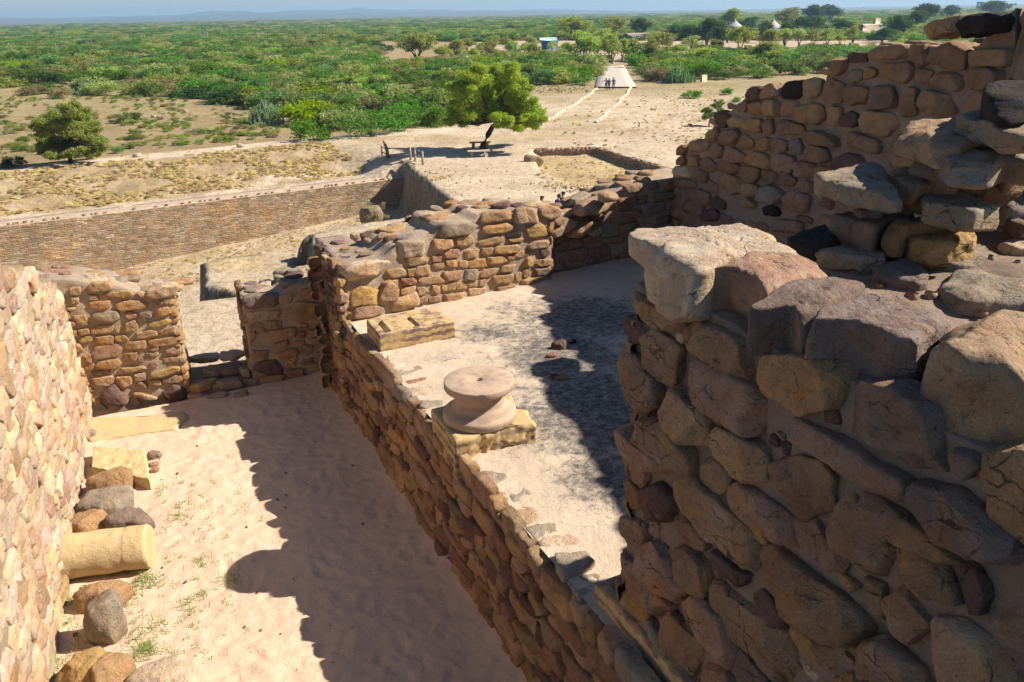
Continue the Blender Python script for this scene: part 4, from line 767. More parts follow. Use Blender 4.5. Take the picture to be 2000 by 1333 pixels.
# --- dressed blocks
def quad_block(name, q, z0, z1, mt, slots=(), nu=120, nv=60, amp=.004, parent=None):
    """block with top quad q (A,B,C,D in XY), slots = (u0,u1,v0,v1) recessed in the top"""
    A, B_, C_, D_ = [np.array(p) for p in q]; u = np.linspace(0, 1, nu); v = np.linspace(0, 1, nv); U, V = np.meshgrid(u, v, indexing='ij')
    XY = ((1-U)*(1-V))[..., None]*A+(U*(1-V))[..., None]*B_+(U*V)[..., None]*C_+((1-U)*V)[..., None]*D_; Z = np.full(U.shape, z1)
    for (a, b_, c, d) in slots: Z = Z-.07*((U > a) & (U < b_) & (V > c) & (V < d))
    e = np.minimum(np.minimum(U, 1-U)/(1/(nu-1)), np.minimum(V, 1-V)/(1/(nv-1))); Z = Z-.008*(e < .5)
    P = np.concatenate([XY, Z[..., None]], -1); P[..., 2] += amp*fbm(P*6, 4)*2; mb = MB(); i = np.arange(nu-1)[:, None]*nv; j = np.arange(nv-1)[None]
    c0 = P.reshape(-1, 3).mean(0); mb.add(P.reshape(-1, 3), np.stack([i+j, i+nv+j, i+nv+j+1, i+j+1], -1).reshape(-1, 4))
    per = np.concatenate([P[:, 0], P[-1, 1:], P[::-1, -1][1:], P[0, ::-1][1:-1]]); n_ = len(per); lv = np.linspace(0, 1, 26); W = []
    cen = per.mean(0)
    for t in lv:
        R = per.copy(); R[:, 2] = per[:, 2]*(1-t)+z0*t; dd = R-cen; dd[:, 2] = 0; dd /= np.linalg.norm(dd, axis=1)[:, None]; k = min(1, t*12); R = R+dd*(.006*k+amp*3*k*fbm(R*5, 4)[:, None]); W.append(R)
    i = np.arange(len(lv)-1)[:, None]*n_; j = np.arange(n_)[None]; j2 = (j+1) % n_
    mb.add(np.concatenate(W), np.stack([i+j, i+n_+j, i+n_+j2, i+j2], -1).reshape(-1, 4)); return mb.build(name, mt, loc=(c0[0], c0[1], z0))
def px2(l, z): return [at(x, y, z)[:2] for x, y in l]
zb = -3.77
tag(quad_block('slotted_block', px2([(716, 624), (741, 654), (887, 628), (847, 600)], zb), H2-.06, zb, M['band'], slots=[(.22, .93, .10, .155), (.30, .90, .50, .555)]), 'sunlit yellow block with two narrow slots in its top, below the sunny wall', 'block')
za = -3.84
a = px2([(1164, 1137), (1215, 1126)], za); dirn = -P_
tag(quad_block('slotted_block', [a[0], a[0]+dirn*1.05, a[0]+dirn*1.05+Q_*.62, a[0]+Q_*.62], -4.95, za, M['band'], slots=[(.1, .45, .12, .22)], amp=.006), 'shaded banded block with one long slot, under the corner of the near wall', 'block')
# plinth of the drum: two clean faces, broken right side
def prism(mb, poly, z0, z1, sharp, col=(1, 1, 1), step=.02, rough=.03, bev=.008, seed=0):
    poly = np.array(poly, float); pts = []; rg = []
    for i in range(len(poly)):
        a, b_ = poly[i], poly[(i+1) % len(poly)]; k = max(2, int(np.linalg.norm(b_-a)/step))
        for t in np.linspace(0, 1, k, endpoint=False): pts.append(a+(b_-a)*t); rg.append(0 if i in sharp else 1)
    pts = np.array(pts); rg = np.array(rg, float)
    for _ in range(4): rg = (np.roll(rg, 1)+rg+np.roll(rg, -1))/3
    c = pts.mean(0); n_ = len(pts); nr_ = (pts-c)/np.linalg.norm(pts-c, axis=1)[:, None]; rings = []
    for r in (0.02, .4, .7, .88): rings.append(np.column_stack([c+(pts-c)*r, np.full(n_, z1)]))
    for t in np.linspace(0, 1, 22):
        off = -bev*(t == 0)+rg*(-.02*(1-t)**3); R = np.column_stack([pts+nr_*off[:, None], np.full(n_, z1-bev*(t > 0)-(z1-z0-bev)*t)]); f = fbm(R*5+seed, 4); f2 = np.abs(pn(R*np.array([7, 7, 16])+seed))
        R[:, :2] += nr_*((rg*rough*(f*1.8-f2*1.2)+.002*f)[:, None]); rings.append(R)
    i = np.arange(len(rings)-1)[:, None]*n_; j = np.arange(n_)[None]; j2 = (j+1) % n_
    V = np.concatenate(rings); V[:4*n_, 2] += .006*fbm(V[:4*n_]*5, 3); mb.add(V, np.stack([i+j, i+n_+j, i+n_+j2, i+j2], -1).reshape(-1, 4)); k = len(V)
    mb.add([list(c)+[z1]], None, None)
zp = -3.79
pl = [at(820+x/6.058, 680+y/6.058, zp)[:2] for x, y in [(130, 722), (300, 678), (1010, 540), (1090, 560), (1160, 640), (1290, 760), (1370, 860), (1390, 900), (1200, 925), (640, 1055), (410, 1100)]]
mb = MB(); prism(mb, pl, -4.32, zp, (9, 10, 0), rough=.045); pc = np.mean(pl, 0); tag(mb.build('plinth_block', M['band'], loc=(pc[0], pc[1], -4.32)), 'yellow banded square plinth with a rough broken right side, under the round pillar base', 'block')
dc = (-.34, 7.20); R1, R2 = .35, .372; h = zp+.004
pr_ = [(.0, .41-.09), (.036, .41-.09), (.038, .406), (.046, .412), (R1-.012, .410), (R1-.002, .405), (R1, .396), (R1+.001, .345), (R1-.006, .334), (R1-.02, .330), (.30, .328), (.272, .32), (.256, .305), (.248, .27), (.247, .23), (.252, .19), (.268, .15), (.300, .118), (.335, .097), (R2-.008, .078), (R2, .068), (R2+.001, .012), (R2-.008, 0), (0, 0)]
mb = MB(); lathe(mb, [(r, z) for r, z in pr_], (0, 0, 0), 160); V_ = mb.V[0]; rad_ = np.hypot(V_[:, 0], V_[:, 1]); ch_ = np.clip(pn(V_*9+3)-.18, 0, 1)*(rad_ > .32)+np.clip(pn(V_*25)-.3, 0, 1)*.4*(rad_ > .3); V_[:, :2] *= (1-.10*ch_)[:, None]; V_[:, 2] += .0025*fbm(V_*5, 3); o = mb.build('stone_drum', M['drum']); o.location = (dc[0], dc[1], h)
tag(o, 'polished spool shaped pillar base with a small round hole in its flat top', 'pillar base')

# ============================================================ THINGS IN THE PASSAGE
def rockp(name, px, py, wx, wy, hz, rz, code, lab, z=H1, sunk=.25, mt='stone', group=None, **k):
    p = at(px, py, z); mb = MB(); kk = dict(nt=84, nr=18, e=.42, rough=.05, cuts=8); kk.update(k)
    blob(mb, (0, 0, hz*(.5-sunk)), (wx, wy, hz), rz, np.array(PAL[code]), **kk); o = mb.build(name, M[mt]); o.location = (p[0], p[1], z); return tag(o, lab, 'stone', group)
G = 'stones along the foot of the left wall'
rockp('loose_stone', 222, 958, .62, .42, .34, .1, 'o', 'orange tan boulder touching the squared yellow slab', group=G)
rockp('loose_stone', 214, 1003, .66, .5, .36, .2, 'g', 'big rounded grey brown boulder behind the yellow column drum', group=G)
rockp('loose_stone', 172, 1040, .5, .34, .3, .3, 'o', 'small brown boulder against the wall beside the yellow column drum', group=G)
rockp('loose_stone', 258, 1035, .52, .34, .3, .1, 'v', 'purple grey boulder touching the far side of the yellow column drum', group=G)
rockp('loose_stone', 204, 1178, .52, .34, .3, .5, 'o', 'yellow hollowed stone just in front of the yellow column drum', group=G, cuts=8)
rockp('loose_stone', 214, 1247, .36, .34, .52, .1, 'g', 'upright grey brown boulder casting a shadow to its left', group=G, sunk=.1)
rockp('loose_stone', 170, 1330, .50, .42, .34, .4, 'y', 'big yellow stone at the lower left, left one of the touching pair', group=G)
rockp('loose_stone', 225, 1332, .42, .40, .32, .9, 'o', 'big yellow brown stone touching the white boulder', group=G)
rockp('loose_stone', 312, 1345, .52, .42, .3, .0, 'w', 'smooth white boulder at the bottom of the photo', group=G, cuts=1, rough=.015)
rockp('loose_stone', 303, 893, .2, .14, .1, .1, 'v', 'small dark purple stone right of the squared yellow slab', group=G)
rockp('loose_stone', 301, 910, .14, .1, .07, .3, 'p', 'small pink stone, middle one of the three beside the yellow slab', group=G)
rockp('loose_stone', 302, 922, .12, .1, .08, .7, 'p', 'small reddish stone, nearest of the three beside the yellow slab', group=G)
rockp('loose_stone', 175, 853, .22, .14, .12, .2, 'g', 'flat grey stone between the threshold slab and the wall', group=G)
rockp('loose_stone', 147, 1000, .12, .1, .08, .2, 'l', 'pale fist sized stone at the wall foot', group=G)
rockp('loose_stone', 172, 1262, .13, .09, .06, .2, 'l', 'pale pebble left of the upright boulder', group=G)
rockp('loose_stone', 1094, 679, .24, .16, .12, .3, 'd', 'dark broken stone lying in the black crust of the room floor', z=H2, cuts=9); rockp('loose_stone', 1118, 670, .12, .07, .06, .3, 'k', 'tiny black chip beside the dark broken stone', z=H2)
rockp('loose_stone', 1085, 738, .14, .1, .05, .2, 'd', 'flat dark red stone in the room floor', z=H2, sunk=.1); rockp('loose_stone', 1100, 739, .2, .1, .04, .2, 'p', 'pinkish flat stone beside the dark red one in the room floor', z=H2); rockp('loose_stone', 1078, 697, .16, .09, .05, .1, 'r', 'brown flat stone below the dark broken stone', z=H2)
q = px2([(183, 872), (178, 912), (290, 935), (282, 880)], H1+.16); tag(quad_block('stone_slab', [q[0], q[1], q[2], q[3]], H1-.05, H1+.16, M['yellow'], amp=.012), 'squared yellow sandstone slab lying against the left wall', 'slab')
q = px2([(150, 818), (172, 864), (250, 850), (345, 838), (372, 815), (365, 806)], H1+.025)
mb = MB(); prism(mb, q, H1-.08, H1+.025, (), rough=.02, step=.03); tag(mb.build('threshold_slab', M['yellow']), 'flat yellowish threshold slab in front of the sunlit cross wall', 'slab')
# fallen column drum
pa = at(126, 1122, H1); pb = at(303, 1098, H1); ax_ = (pb-pa); L_ = np.linalg.norm(ax_); ax_ /= L_; mb = MB(); rr = .235
prf = [(0, 0), (.4, 0), (.9, 0), (1, .012), (1.02, .04), (1, .3), (.99, .55), (.965, .72), (.97, .735), (.985, .75), (1.0, .9), (1.0, .965), (.95, .99), (.6, 1.0), (0, 1.0)]; nn = 64; V = []
u_ = np.array([-ax_[1], ax_[0], 0]); aa = np.linspace(0, 2*math.pi, nn, endpoint=False)
pts = [(np.interp(t, range(len(prf)), [p[0] for p in prf]), np.interp(t, range(len(prf)), [p[1] for p in prf])) for t in np.linspace(0, len(prf)-1, 80)]
for r, t in pts:
    ring = np.array([0, 0, rr-.02])+ax_*L_*t+rr*r*(np.cos(aa)[:, None]*u_+np.sin(aa)[:, None]*np.array([0, 0, 1])); V.append(ring)
V = np.concatenate(V); f = fbm(V*3.5, 4); cc = V-(np.array([0, 0, rr-.02])+((V@ax_)[:, None])*ax_); V = V+cc*(.10*f)[:, None]; i = np.arange(79)[:, None]*nn; j = np.arange(nn)[None]; j2 = (j+1) % nn
mb.add(V, np.stack([i+j, i+nn+j, i+nn+j2, i+j2], -1).reshape(-1, 4)); o = mb.build('column_drum', M['yellow']); o.location = pa; tag(o, 'fallen yellow cylindrical column drum lying across the foot of the left wall', 'column drum')
# pebbles
mb = MB()
for _ in range(460):
    a_, b_ = random.uniform(-1, 5.8), random.choice([random.uniform(.1, 4), random.uniform(3.4, 4.1), abs(random.gauss(0, .12))+.03, 4.12-abs(random.gauss(0, .15))]); x = RO[0]+a_*P_[0]-b_*Q_[0]; y = RO[1]+a_*P_[1]-b_*Q_[1]; s_ = random.uniform(.01, .035)*(1.6 if b_ > 3.3 else 1)
    blob(mb, (x, y, H1+s_*.1), (s_*1.5, s_, s_*.8), random.uniform(0, 3), pick('tgplb'), nt=9, nr=3)
tag(mb.build('pebbles', M['stone']), 'small pebbles scattered on the sandy passage floor', 'pebbles', kind='stuff')
# grass sprigs
mb = MB()
def sprig(x, y, z, n, h, spread, col):
    for _ in range(n):
        a_ = random.uniform(0, 6.28); l = h*random.uniform(.5, 1.2); bx, by = x+random.gauss(0, spread), y+random.gauss(0, spread); w_ = .0028; dx, dy = math.cos(a_), math.sin(a_); le = random.uniform(.5, 1.2)
        p0 = np.array([bx, by, z]); p1 = p0+np.array([dx*l*.4*le, dy*l*.4*le, l*.6]); p2 = p0+np.array([dx*l*le, dy*l*le, l*.65]); s_ = np.array([-dy, dx, 0])*w_
        c = np.array(col)*random.uniform(.7, 1.3); mb.add([p0-s_, p0+s_, p1+s_, p1-s_, p2], [(0, 1, 2, 3)], [(3, 2, 4)], c)
for _ in range(130):
    px = random.gauss(390, 45) if random.random() < .62 else random.uniform(110, 330); py = random.uniform(930, 1300)
    if px < 300 and random.random() < .5: px = random.uniform(225, 330)
    p = at(px, py, H1); sprig(p[0], p[1], H1, random.randint(6, 16), .04, .03, (.20, .27, .06))
for px, py, n_ in [(232, 1106, 90), (280, 1135, 90), (300, 1140, 60), (255, 1160, 60), (272, 1245, 50), (285, 1270, 120), (448, 1133, 45), (110, 1305, 80), (160, 1255, 60), (140, 1180, 60), (125, 1220, 50), (150, 930, 30), (140, 1015, 30), (360, 990, 50), (345, 1010, 60), (305, 1225, 60), (275, 930, 30), (395, 1095, 40), (378, 1180, 40)]:
    p = at(px, py, H1); sprig(p[0], p[1], H1, n_, .07, .07, (.22, .28, .07))
tag(mb.build('grass', M['leaf'], smooth=False), 'sparse green grass sprigs in the sand along the left wall', 'grass', kind='stuff')

# ============================================================ THE PLAIN: reservoir, enclosure, tree, people
def gz(x, y): return float(terr(np.array([x]), np.array([y]))[0])
def ground_at(px, py, z=-10.0):
    for _ in range(3): p = at(px, py, z); z = gz(p[0], p[1])
    p = at(px, py, z); return p
def brick_wall(mb, fr, s0, s1, bot, top, cw, ch, mixs, d=.05, gap=.012):
    V = []; C = []; h = top
    while h > bot:
        rh = ch*random.uniform(.85, 1.15); s = s0+random.uniform(-cw, 0)
        while s < s1:
            L = cw*random.uniform(.55, 1.5); a, b_, y0, y1 = s+gap, s+L-gap, h-rh+gap, h-gap; j = lambda k: random.uniform(-k, k); m = ch*.1; q = ch*.14; dd = d*random.uniform(.5, 1.4)
            o = [(a+j(m), y0+j(m)), (b_+j(m), y0+j(m)), (b_+j(m), y1+j(m)), (a+j(m), y1+j(m))]; c_ = np.mean(o, 0)
            V += [(x, y, 0) for x, y in o]+[(x+(q if x < c_[0] else -q), y+(q if y < c_[1] else -q), dd*random.uniform(.7, 1.2)) for x, y in o]; C += [pick(mixs)]*8; s += L
        h -= rh
    V = np.array(V); n_ = len(V)//8; k = np.arange(n_)[:, None, None]*8; F = (k+np.array([(0, 1, 5, 4), (1, 2, 6, 5), (2, 3, 7, 6), (3, 0, 4, 7), (4, 5, 6, 7)])).reshape(-1, 4)
    mb.add(fr.w(V), F, None, np.array(C))
FV = Frame(np.array(WA)-wn*1.0, wd)
rv = thing('reservoir_wall', 'long masonry wall of small coursed brown stones along the far side of the dry reservoir', 'wall', (WA[0], WA[1], -15))
vt = lambda s: -11.08
mb = MB(); slab(mb, FV, -22, WLEN-.1, -16, vt, 1.7, ds=.6, dh=.4, amp=.02); under(mb.build('mortar_core', M['mortar_pale']), rv)
mb = MB(); brick_wall(mb, FV, -22, WLEN-.15, -15.6, -11.1, .36, .12, 'mnmln', d=.022, gap=.006); under(mb.build('face_stones', M['stone_far'], smooth=False), rv)
mb = MB(); s = -22
while s < WLEN-.3:
    L = random.uniform(.15, .4); p = FV.w(np.array([s, -11.04, -.12])); blob(mb, p, (L, .22, random.uniform(.06, .16)), math.atan2(wd[1], wd[0]), pick('tbgb'), nt=9, nr=3); s += L*random.choice([random.uniform(1., 1.6), random.uniform(1.5, 5)])
under(mb.build('coping_stones', M['stone_far']), rv)
for k, (i0, i1, lab) in enumerate([(0, 1, 'low dry stone wall along the far left side of the sunken yard'), (1, 2, 'low dry stone wall along the shaded right side of the sunken yard')]):
    a, b_ = np.array(ENC[i0]), np.array(ENC[i1]); t = thing('low_wall', lab, 'wall', (a[0], a[1], -10.6)); Lw = np.linalg.norm(b_-a); fr = Frame(a, b_-a); cen = np.mean(ENC, 0)
    if np.dot(cen-a, fr.n[:2]) < 0: fr = Frame(a, b_-a, side=-1)
    fr.O = fr.O+fr.n*.12
    mb = MB(); slab(mb, fr, 0, Lw, -10.9, -9.97, .45, ds=.25, dh=.15, amp=.04); under(mb.build('mortar_core', M['mortar']), t)
    mb = MB(); fill(mb, fr, 0, Lw, -10.75, -9.93, cw=.3, ch=.15, mixs='gtbtg', depth=(.05, .1), nt=12, nr=4); caps(mb, fr, 0, Lw, -9.95, .45, size=.32, mixs='gtbg', h=.12, d0=.02, nt=10, nr=4); under(mb.build('face_stones', M['stone']), t)
p = at(1043, 319, -10.15); mb = MB(); blob(mb, (0, 0, .1), (1.5, 1.0, .9), .2, (.40, .29, .17), nt=60, nr=12, rough=.1); o = mb.build('mud_block', M['earth']); o.location = p; tag(o, 'crumbling mud stump at the left corner of the sunken yard', 'mud stump')
p = ground_at(728, 428); mb = MB(); blob(mb, (0, 0, .35), (1.5, 1.0, 1.0), .2, (.36, .28, .18), nt=60, nr=12, rough=.1, cuts=8); o = mb.build('earth_lump', M['earth']); o.location = at(727, 432, -11.0); tag(o, 'lump of dry earth with straw standing before the reservoir wall', 'earth lump')
# stones strewn on the bare ground
mb = MB()
for _ in range(330):
    px, py = random.choice([(random.gauss(880, 40), random.gauss(345, 12)), (random.uniform(700, 1300), random.uniform(230, 420)), (random.uniform(300, 700), random.uniform(400, 560)), (random.gauss(1125, 30), random.gauss(367, 5))]); p = ground_at(px, py); s_ = random.uniform(.03, .12)
    blob(mb, (p[0], p[1], p[2]+s_*.2), (s_*1.5, s_, s_*.8), random.uniform(0, 3), pick('gtlb'), nt=8, nr=3)
tag(mb.build('strewn_stones', M['stone']), 'small stones strewn over the bare ground beyond the ruin', 'stones', kind='stuff')
# causeway and kerbs
mb = MB(); c4 = [np.array(c) for c in CW]; A = []
for u in np.linspace(0, 1, 60):
    l = c4[0]*(1-u)+c4[3]*u; r = c4[1]*(1-u)+c4[2]*u; w_ = .25*fbm2(np.array([u*30]), np.array([1.]), 1.5)[0]
    for v in (-.06, 0, .25, .5, .75, 1, 1.06): p = l*(1-v)+r*v; e = v < 0 or v > 1; A.append((p[0]+(w_ if v <= 0 else -w_ if v >= 1 else 0), p[1], max(gz(l[0], l[1]), -10.05)+(.18 if not e else -.5)))
A = np.array(A); i = np.arange(59)[:, None]*7; j = np.arange(6)[None]; mb.add(A, np.stack([i+j, i+j+1, i+7+j+1, i+7+j], -1).reshape(-1, 4), None, (.52, .455, .38)); struct(mb.build('causeway_path', M['plaster']))
for a, b_, lab in [((1068, 236), (1166, 174), 'pale stone kerb along the left side of the earth ramp'), ((1163, 241), (1233, 172), 'pale stone kerb along the right side of the earth ramp, ending in a squared block')]:
    mb = MB(); k = 30
    for q in range(k):
        t = (q+.5)/k; py = a[1]+(b_[1]-a[1])*t; D0, D1 = at(*a, -10)[:2], at(*b_, -10)[:2]; d = D1-D0; P = D0+d*t+np.array([-d[1], d[0]])/np.linalg.norm(d)*(math.sin(t*3.1)*-.9+.18*math.sin(t*17+px_seed)) if False else D0+(D1-D0)*t+np.array([.35*math.sin(t*3.14)+.10*math.sin(t*19), 0]); d = D1-D0; Ls = np.linalg.norm(d)/k
        box(mb, (P[0]+random.uniform(-.04, .04), P[1], gz(P[0], P[1])+.02), (Ls*1.03, .32, .34), (.47, .39, .29), rz=math.atan2(d[1], d[0])+random.uniform(-.02, .02), bev=.05)
    tag(mb.build('kerb', M['plaster']), lab, 'kerb')
# wooden rails at the reservoir corner
def fence(posts, rails, lab, hgt=.95, wd_=.09, col=(.40, .31, .22)):
    t = None; P = []
    for (px, py, lean) in posts:
        p = ground_at(px, py)
        if t is None: t = thing('rail_fence', lab, 'fence', tuple(p))
        P.append(p); mb = MB(); tube(mb, [p-[0, 0, .2], p+np.array([lean*hgt*.5, 0, hgt*.5]), p+np.array([lean*hgt, 0, hgt])], [wd_, wd_*.95, wd_*.85], 8, col); under(mb.build('post', M['wood']), t)
    for a, b_, f in rails:
        mb = MB(); tube(mb, [P[a]+[posts[a][2]*hgt*f, 0, hgt*f], P[b_]+[posts[b_][2]*hgt*f, 0, hgt*f]], .045, 8, col); under(mb.build('rail', M['wood']), t)
fence([(747, 308, 0), (756, 313, 0), (802, 313, 0)], [(0, 1, .85), (0, 1, .45), (1, 2, .92), (1, 2, .4)], 'weathered wooden rail fence at the shaded corner of the reservoir')
fence([(811, 315, 0), (826, 322, 0)], [(0, 1, .93), (0, 1, .5)], 'short wooden rail between two posts, right end of the fence')
p = ground_at(759, 312); mb = MB(); tube(mb, [p, p+[-.1, 0, .8], p+[-.28, 0, 1.45]], [.14, .12, .07], 9, (.22, .17, .13), noise=.05); tag(mb.build('tree_stump', M['bark'], loc=p), 'dark dead stump leaning behind the wooden fence', 'stump')
def bench(px, py, L, lab):
    p = ground_at(px, py); t = thing('bench', lab, 'bench', tuple(p)); mb = MB(); box(mb, p+[0, 0, .47], (L, .42, .09), (.44, .34, .25), rz=.05, bev=.015); under(mb.build('seat', M['plaster']), t)
    for s_ in (-1, 1): mb = MB(); box(mb, p+[s_*L*.32, 0, .2], (.26, .34, .44), (.42, .33, .24), rz=.05, bev=.015); under(mb.build('leg', M['plaster']), t)
bench(935, 307, 1.7, 'simple stone bench in the shade, in front of the leaning tree trunk'); bench(938, 290, 1.7, 'stone bench half hidden behind the leaning tree trunk')
mb = MB(); p = ground_at(1374, 160); box(mb, (0, 0, .45), (.9, .5, 1.0), (.60, .45, .28), rz=.4, bev=.03); o = mb.build('marker_box', M['plaster']); o.location = p; tag(o, 'small square tan masonry marker standing before the scrub', 'marker')
p = ground_at(1248, 249); t = thing('sign_board', 'tiny tilted board on a short post on the bare slope', 'sign', tuple(p)); mb = MB(); tube(mb, [p, p+[0, 0, .45]], .06, 8, (.25, .2, .15)); under(mb.build('post', M['wood']), t); mb = MB(); box(mb, p+[.1, 0, .5], (.45, .3, .06), (.5, .4, .28), rz=.3, bev=.01); under(mb.build('board', M['wood']), t)

# ------------------------------------------------------------ foliage
def sublobes(L, k=7, f=.42, seed=0):
    rnd = random.Random(seed); out = []
    for l in L:
        out.append((l[0], l[1], l[2], l[3]*.78, l[4]*.78, l[5]*.78))
        for _ in range(k):
            v = np.array([rnd.gauss(0, 1), rnd.gauss(0, 1), rnd.gauss(.25, .9)]); v /= np.linalg.norm(v); g = f*rnd.uniform(.5, 1.15); q = rnd.uniform(.7, 1.0)
            out.append((l[0]+v[0]*l[3]*q, l[1]+v[1]*l[4]*q, l[2]+v[2]*l[5]*q, l[3]*g, l[4]*g, l[5]*g*.75))
    return out
def leaves(mb, lobes, n, size, col, var=.3, gap=.0, asp=.42, updn=0., seed=0, drop=0):
    rng = np.random.default_rng(seed+11); vol = np.array([l[3]*l[4]*l[5] for l in lobes])**.67; cnt = (n*vol/vol.sum()).astype(int)+1; P = []; 
    for l, k in zip(lobes, cnt):
        d = rng.normal(size=(k, 3)); d /= np.linalg.norm(d, axis=1)[:, None]; r = rng.random(k)**.40; r = r*(1+.34*pn(d*2.6+l[0])+.10*rng.normal(size=k)); P.append(np.array(l[:3])+d*r[:, None]*np.array(l[3:6]))
    P = np.concatenate(P); f = fbm(P/max(1e-3, np.mean([l[3] for l in lobes]))*1.6+seed, 3); P = P[f > -.62+gap]; f = f[f > -.62+gap]
    k = len(P); u = rng.normal(size=(k, 3)); u[:, 2] -= drop; u /= np.linalg.norm(u, axis=1)[:, None]; v = np.cross(u, rng.normal(size=(k, 3))); v /= np.linalg.norm(v, axis=1)[:, None]
    s_ = size*rng.uniform(.6, 1.35, (k, 1)); a = u*s_; b_ = v*s_*asp
    V = np.stack([P-a-b_*.3, P-b_, P+a, P+b_], 1).reshape(-1, 3); C = np.array(col)*(1+var*(rng.random((k, 1))*2-1))*(1+.35*f[:, None]); C = C*np.array([1, 1, 1])+np.array([.04, .03, 0])*rng.random((k, 1))*np.mean(col)
    mb.add(V, np.arange(k*4).reshape(-1, 4), None, np.repeat(np.clip(C, .01, 1), 4, 0))
def tree_px(name, lab, px, py, crown, trunk, n, size, col, cat='tree', dY=1.2, group=None, drop=.3, gap=.1, tr=(.3, .12)):
    """crown lobes and trunk given in photo pixels, turned into metres round the base point"""
    b_ = ground_at(px, py); Y = b_[1]; t = thing(name, lab, cat, tuple(b_), group); rnd = random.Random(px)
    def w_(x, y, dy=0): return atY(x, y, Y+dy)
    L = []
    mpp = np.linalg.norm(w_(px+1, py)-w_(px, py))
    for (x, y, r) in crown: dy = rnd.uniform(-dY, dY); c = w_(x, y, dy); L.append((*c, r*mpp, r*mpp*1.0, r*mpp*.82))
    mb = MB(); leaves(mb, sublobes(L, 8, .48, px), n, size, col, seed=px, drop=drop, gap=gap); under(mb.build('crown', M['leaf'], smooth=False), t)
    mb = MB(); tp_ = [w_(x, y) for x, y in trunk]; tp_[0] = tp_[0]-np.array([0, 0, .3]); rad = np.linspace(tr[0], tr[1], len(tp_)); tube(mb, tp_, rad, 12, (.07, .055, .045), noise=.03)
    for l in L:
        c = np.array(l[:3]); m_ = (tp_[-1]+c)/2+np.array([0, 0, -.25]); tube(mb, [tp_[-1], m_, c, c+(c-m_)*.5], [tr[1]*.75, tr[1]*.5, tr[1]*.3, .01], 7, (.07, .055, .045))
    under(mb.build('trunk', M['bark']), t); return t
tree_px('acacia_tree', 'big yellow green tree with a dark leaning trunk, alone beside the reservoir corner', 939, 294, [(962, 148, 27), (928, 152, 28), (995, 148, 25), (905, 180, 30), (945, 178, 34), (985, 175, 34), (1015, 178, 28), (890, 215, 24), (918, 210, 32), (960, 212, 32), (1000, 208, 34), (1035, 212, 26), (880, 238, 14), (905, 236, 20), (1045, 236, 20), (1015, 236, 26), (980, 236, 22), (935, 230, 18)],
        [(939, 295), (944, 283), (953, 264), (962, 248), (966, 236)], 190000, .068, (.29, .35, .015), dY=2.2, drop=.6, gap=.14, tr=(.27, .16))
tree_px('acacia_tree', 'round yellow green tree standing by the path at the far left', 137, 319, [(135, 216, 21), (108, 230, 24), (160, 230, 24), (88, 252, 24), (128, 250, 30), (172, 254, 26), (95, 280, 22), (185, 276, 20), (120, 285, 20), (160, 285, 18), (200, 292, 10), (112, 305, 12), (188, 300, 12), (82, 290, 14), (100, 305, 12), (148, 300, 16), (172, 300, 14), (200, 285, 12)],
        [(137, 320), (136, 300), (134, 270)], 85000, .068, (.30, .42, .035), dY=1.6, drop=.6, gap=.10, tr=(.18, .1))
tree_px('sapling', 'small young tree in front of the stepped wall with a shadow to its left', 1384, 246, [(1402, 204, 12), (1408, 218, 11), (1382, 218, 11), (1378, 228, 9), (1395, 228, 10)], [(1384, 247), (1386, 235), (1392, 220)], 4500, .08, (.16, .22, .05), dY=.5, tr=(.08, .05))

# bush and tree kinds at unit width (one metre wide, scaled on placing)
def mk_bush(kind, seed):
    rnd = random.Random(seed); mb = MB(); k = 7
    if kind == 'spiky':      # upright succulent stems
        for _ in range(170):
            a = rnd.uniform(0, 6.28); r = min(.42, abs(rnd.gauss(0, .26))); x, y = r*math.cos(a), r*math.sin(a); h = rnd.uniform(.28, .62)*(1.15-1.4*r)
            tube(mb, [(x, y, 0), (x*1.1, y*1.1, h*.6), (x*1.15+rnd.uniform(-.04, .04), y*1.15, h)], [.012, .016, .010], 5, np.array((.24, .34, .18))*rnd.uniform(.75, 1.2)); 
        L = [(rnd.uniform(-.25, .25), rnd.uniform(-.25, .25), .2+rnd.uniform(0, .22), .2, .2, .2) for _ in range(7)]; leaves(mb, L, 1500, .026, (.20, .31, .15), seed=seed); return mb
    flat = {'green': .62, 'olive': .6, 'brown': .5, 'dark': .55, 'lime': .62, 'straw': .5}[kind]; col = {'green': (.11, .215, .03), 'olive': (.28, .31, .09), 'brown': (.28, .22, .11), 'dark': (.05, .10, .022), 'lime': (.23, .31, .025), 'straw': (.58, .46, .27)}[kind]
    L = [(0, 0, flat*.42, .36, .36, flat*.45)]
    for _ in range(k): a = rnd.uniform(0, 6.28); r = rnd.uniform(.15, .33); s_ = rnd.uniform(.13, .24); L.append((r*math.cos(a), r*math.sin(a), flat*rnd.uniform(.25, .75), s_, s_, s_*.75))
    leaves(mb, sublobes(L, 3, .5, seed), 1900, .03, col, seed=seed, gap=.16, drop=.2); return mb
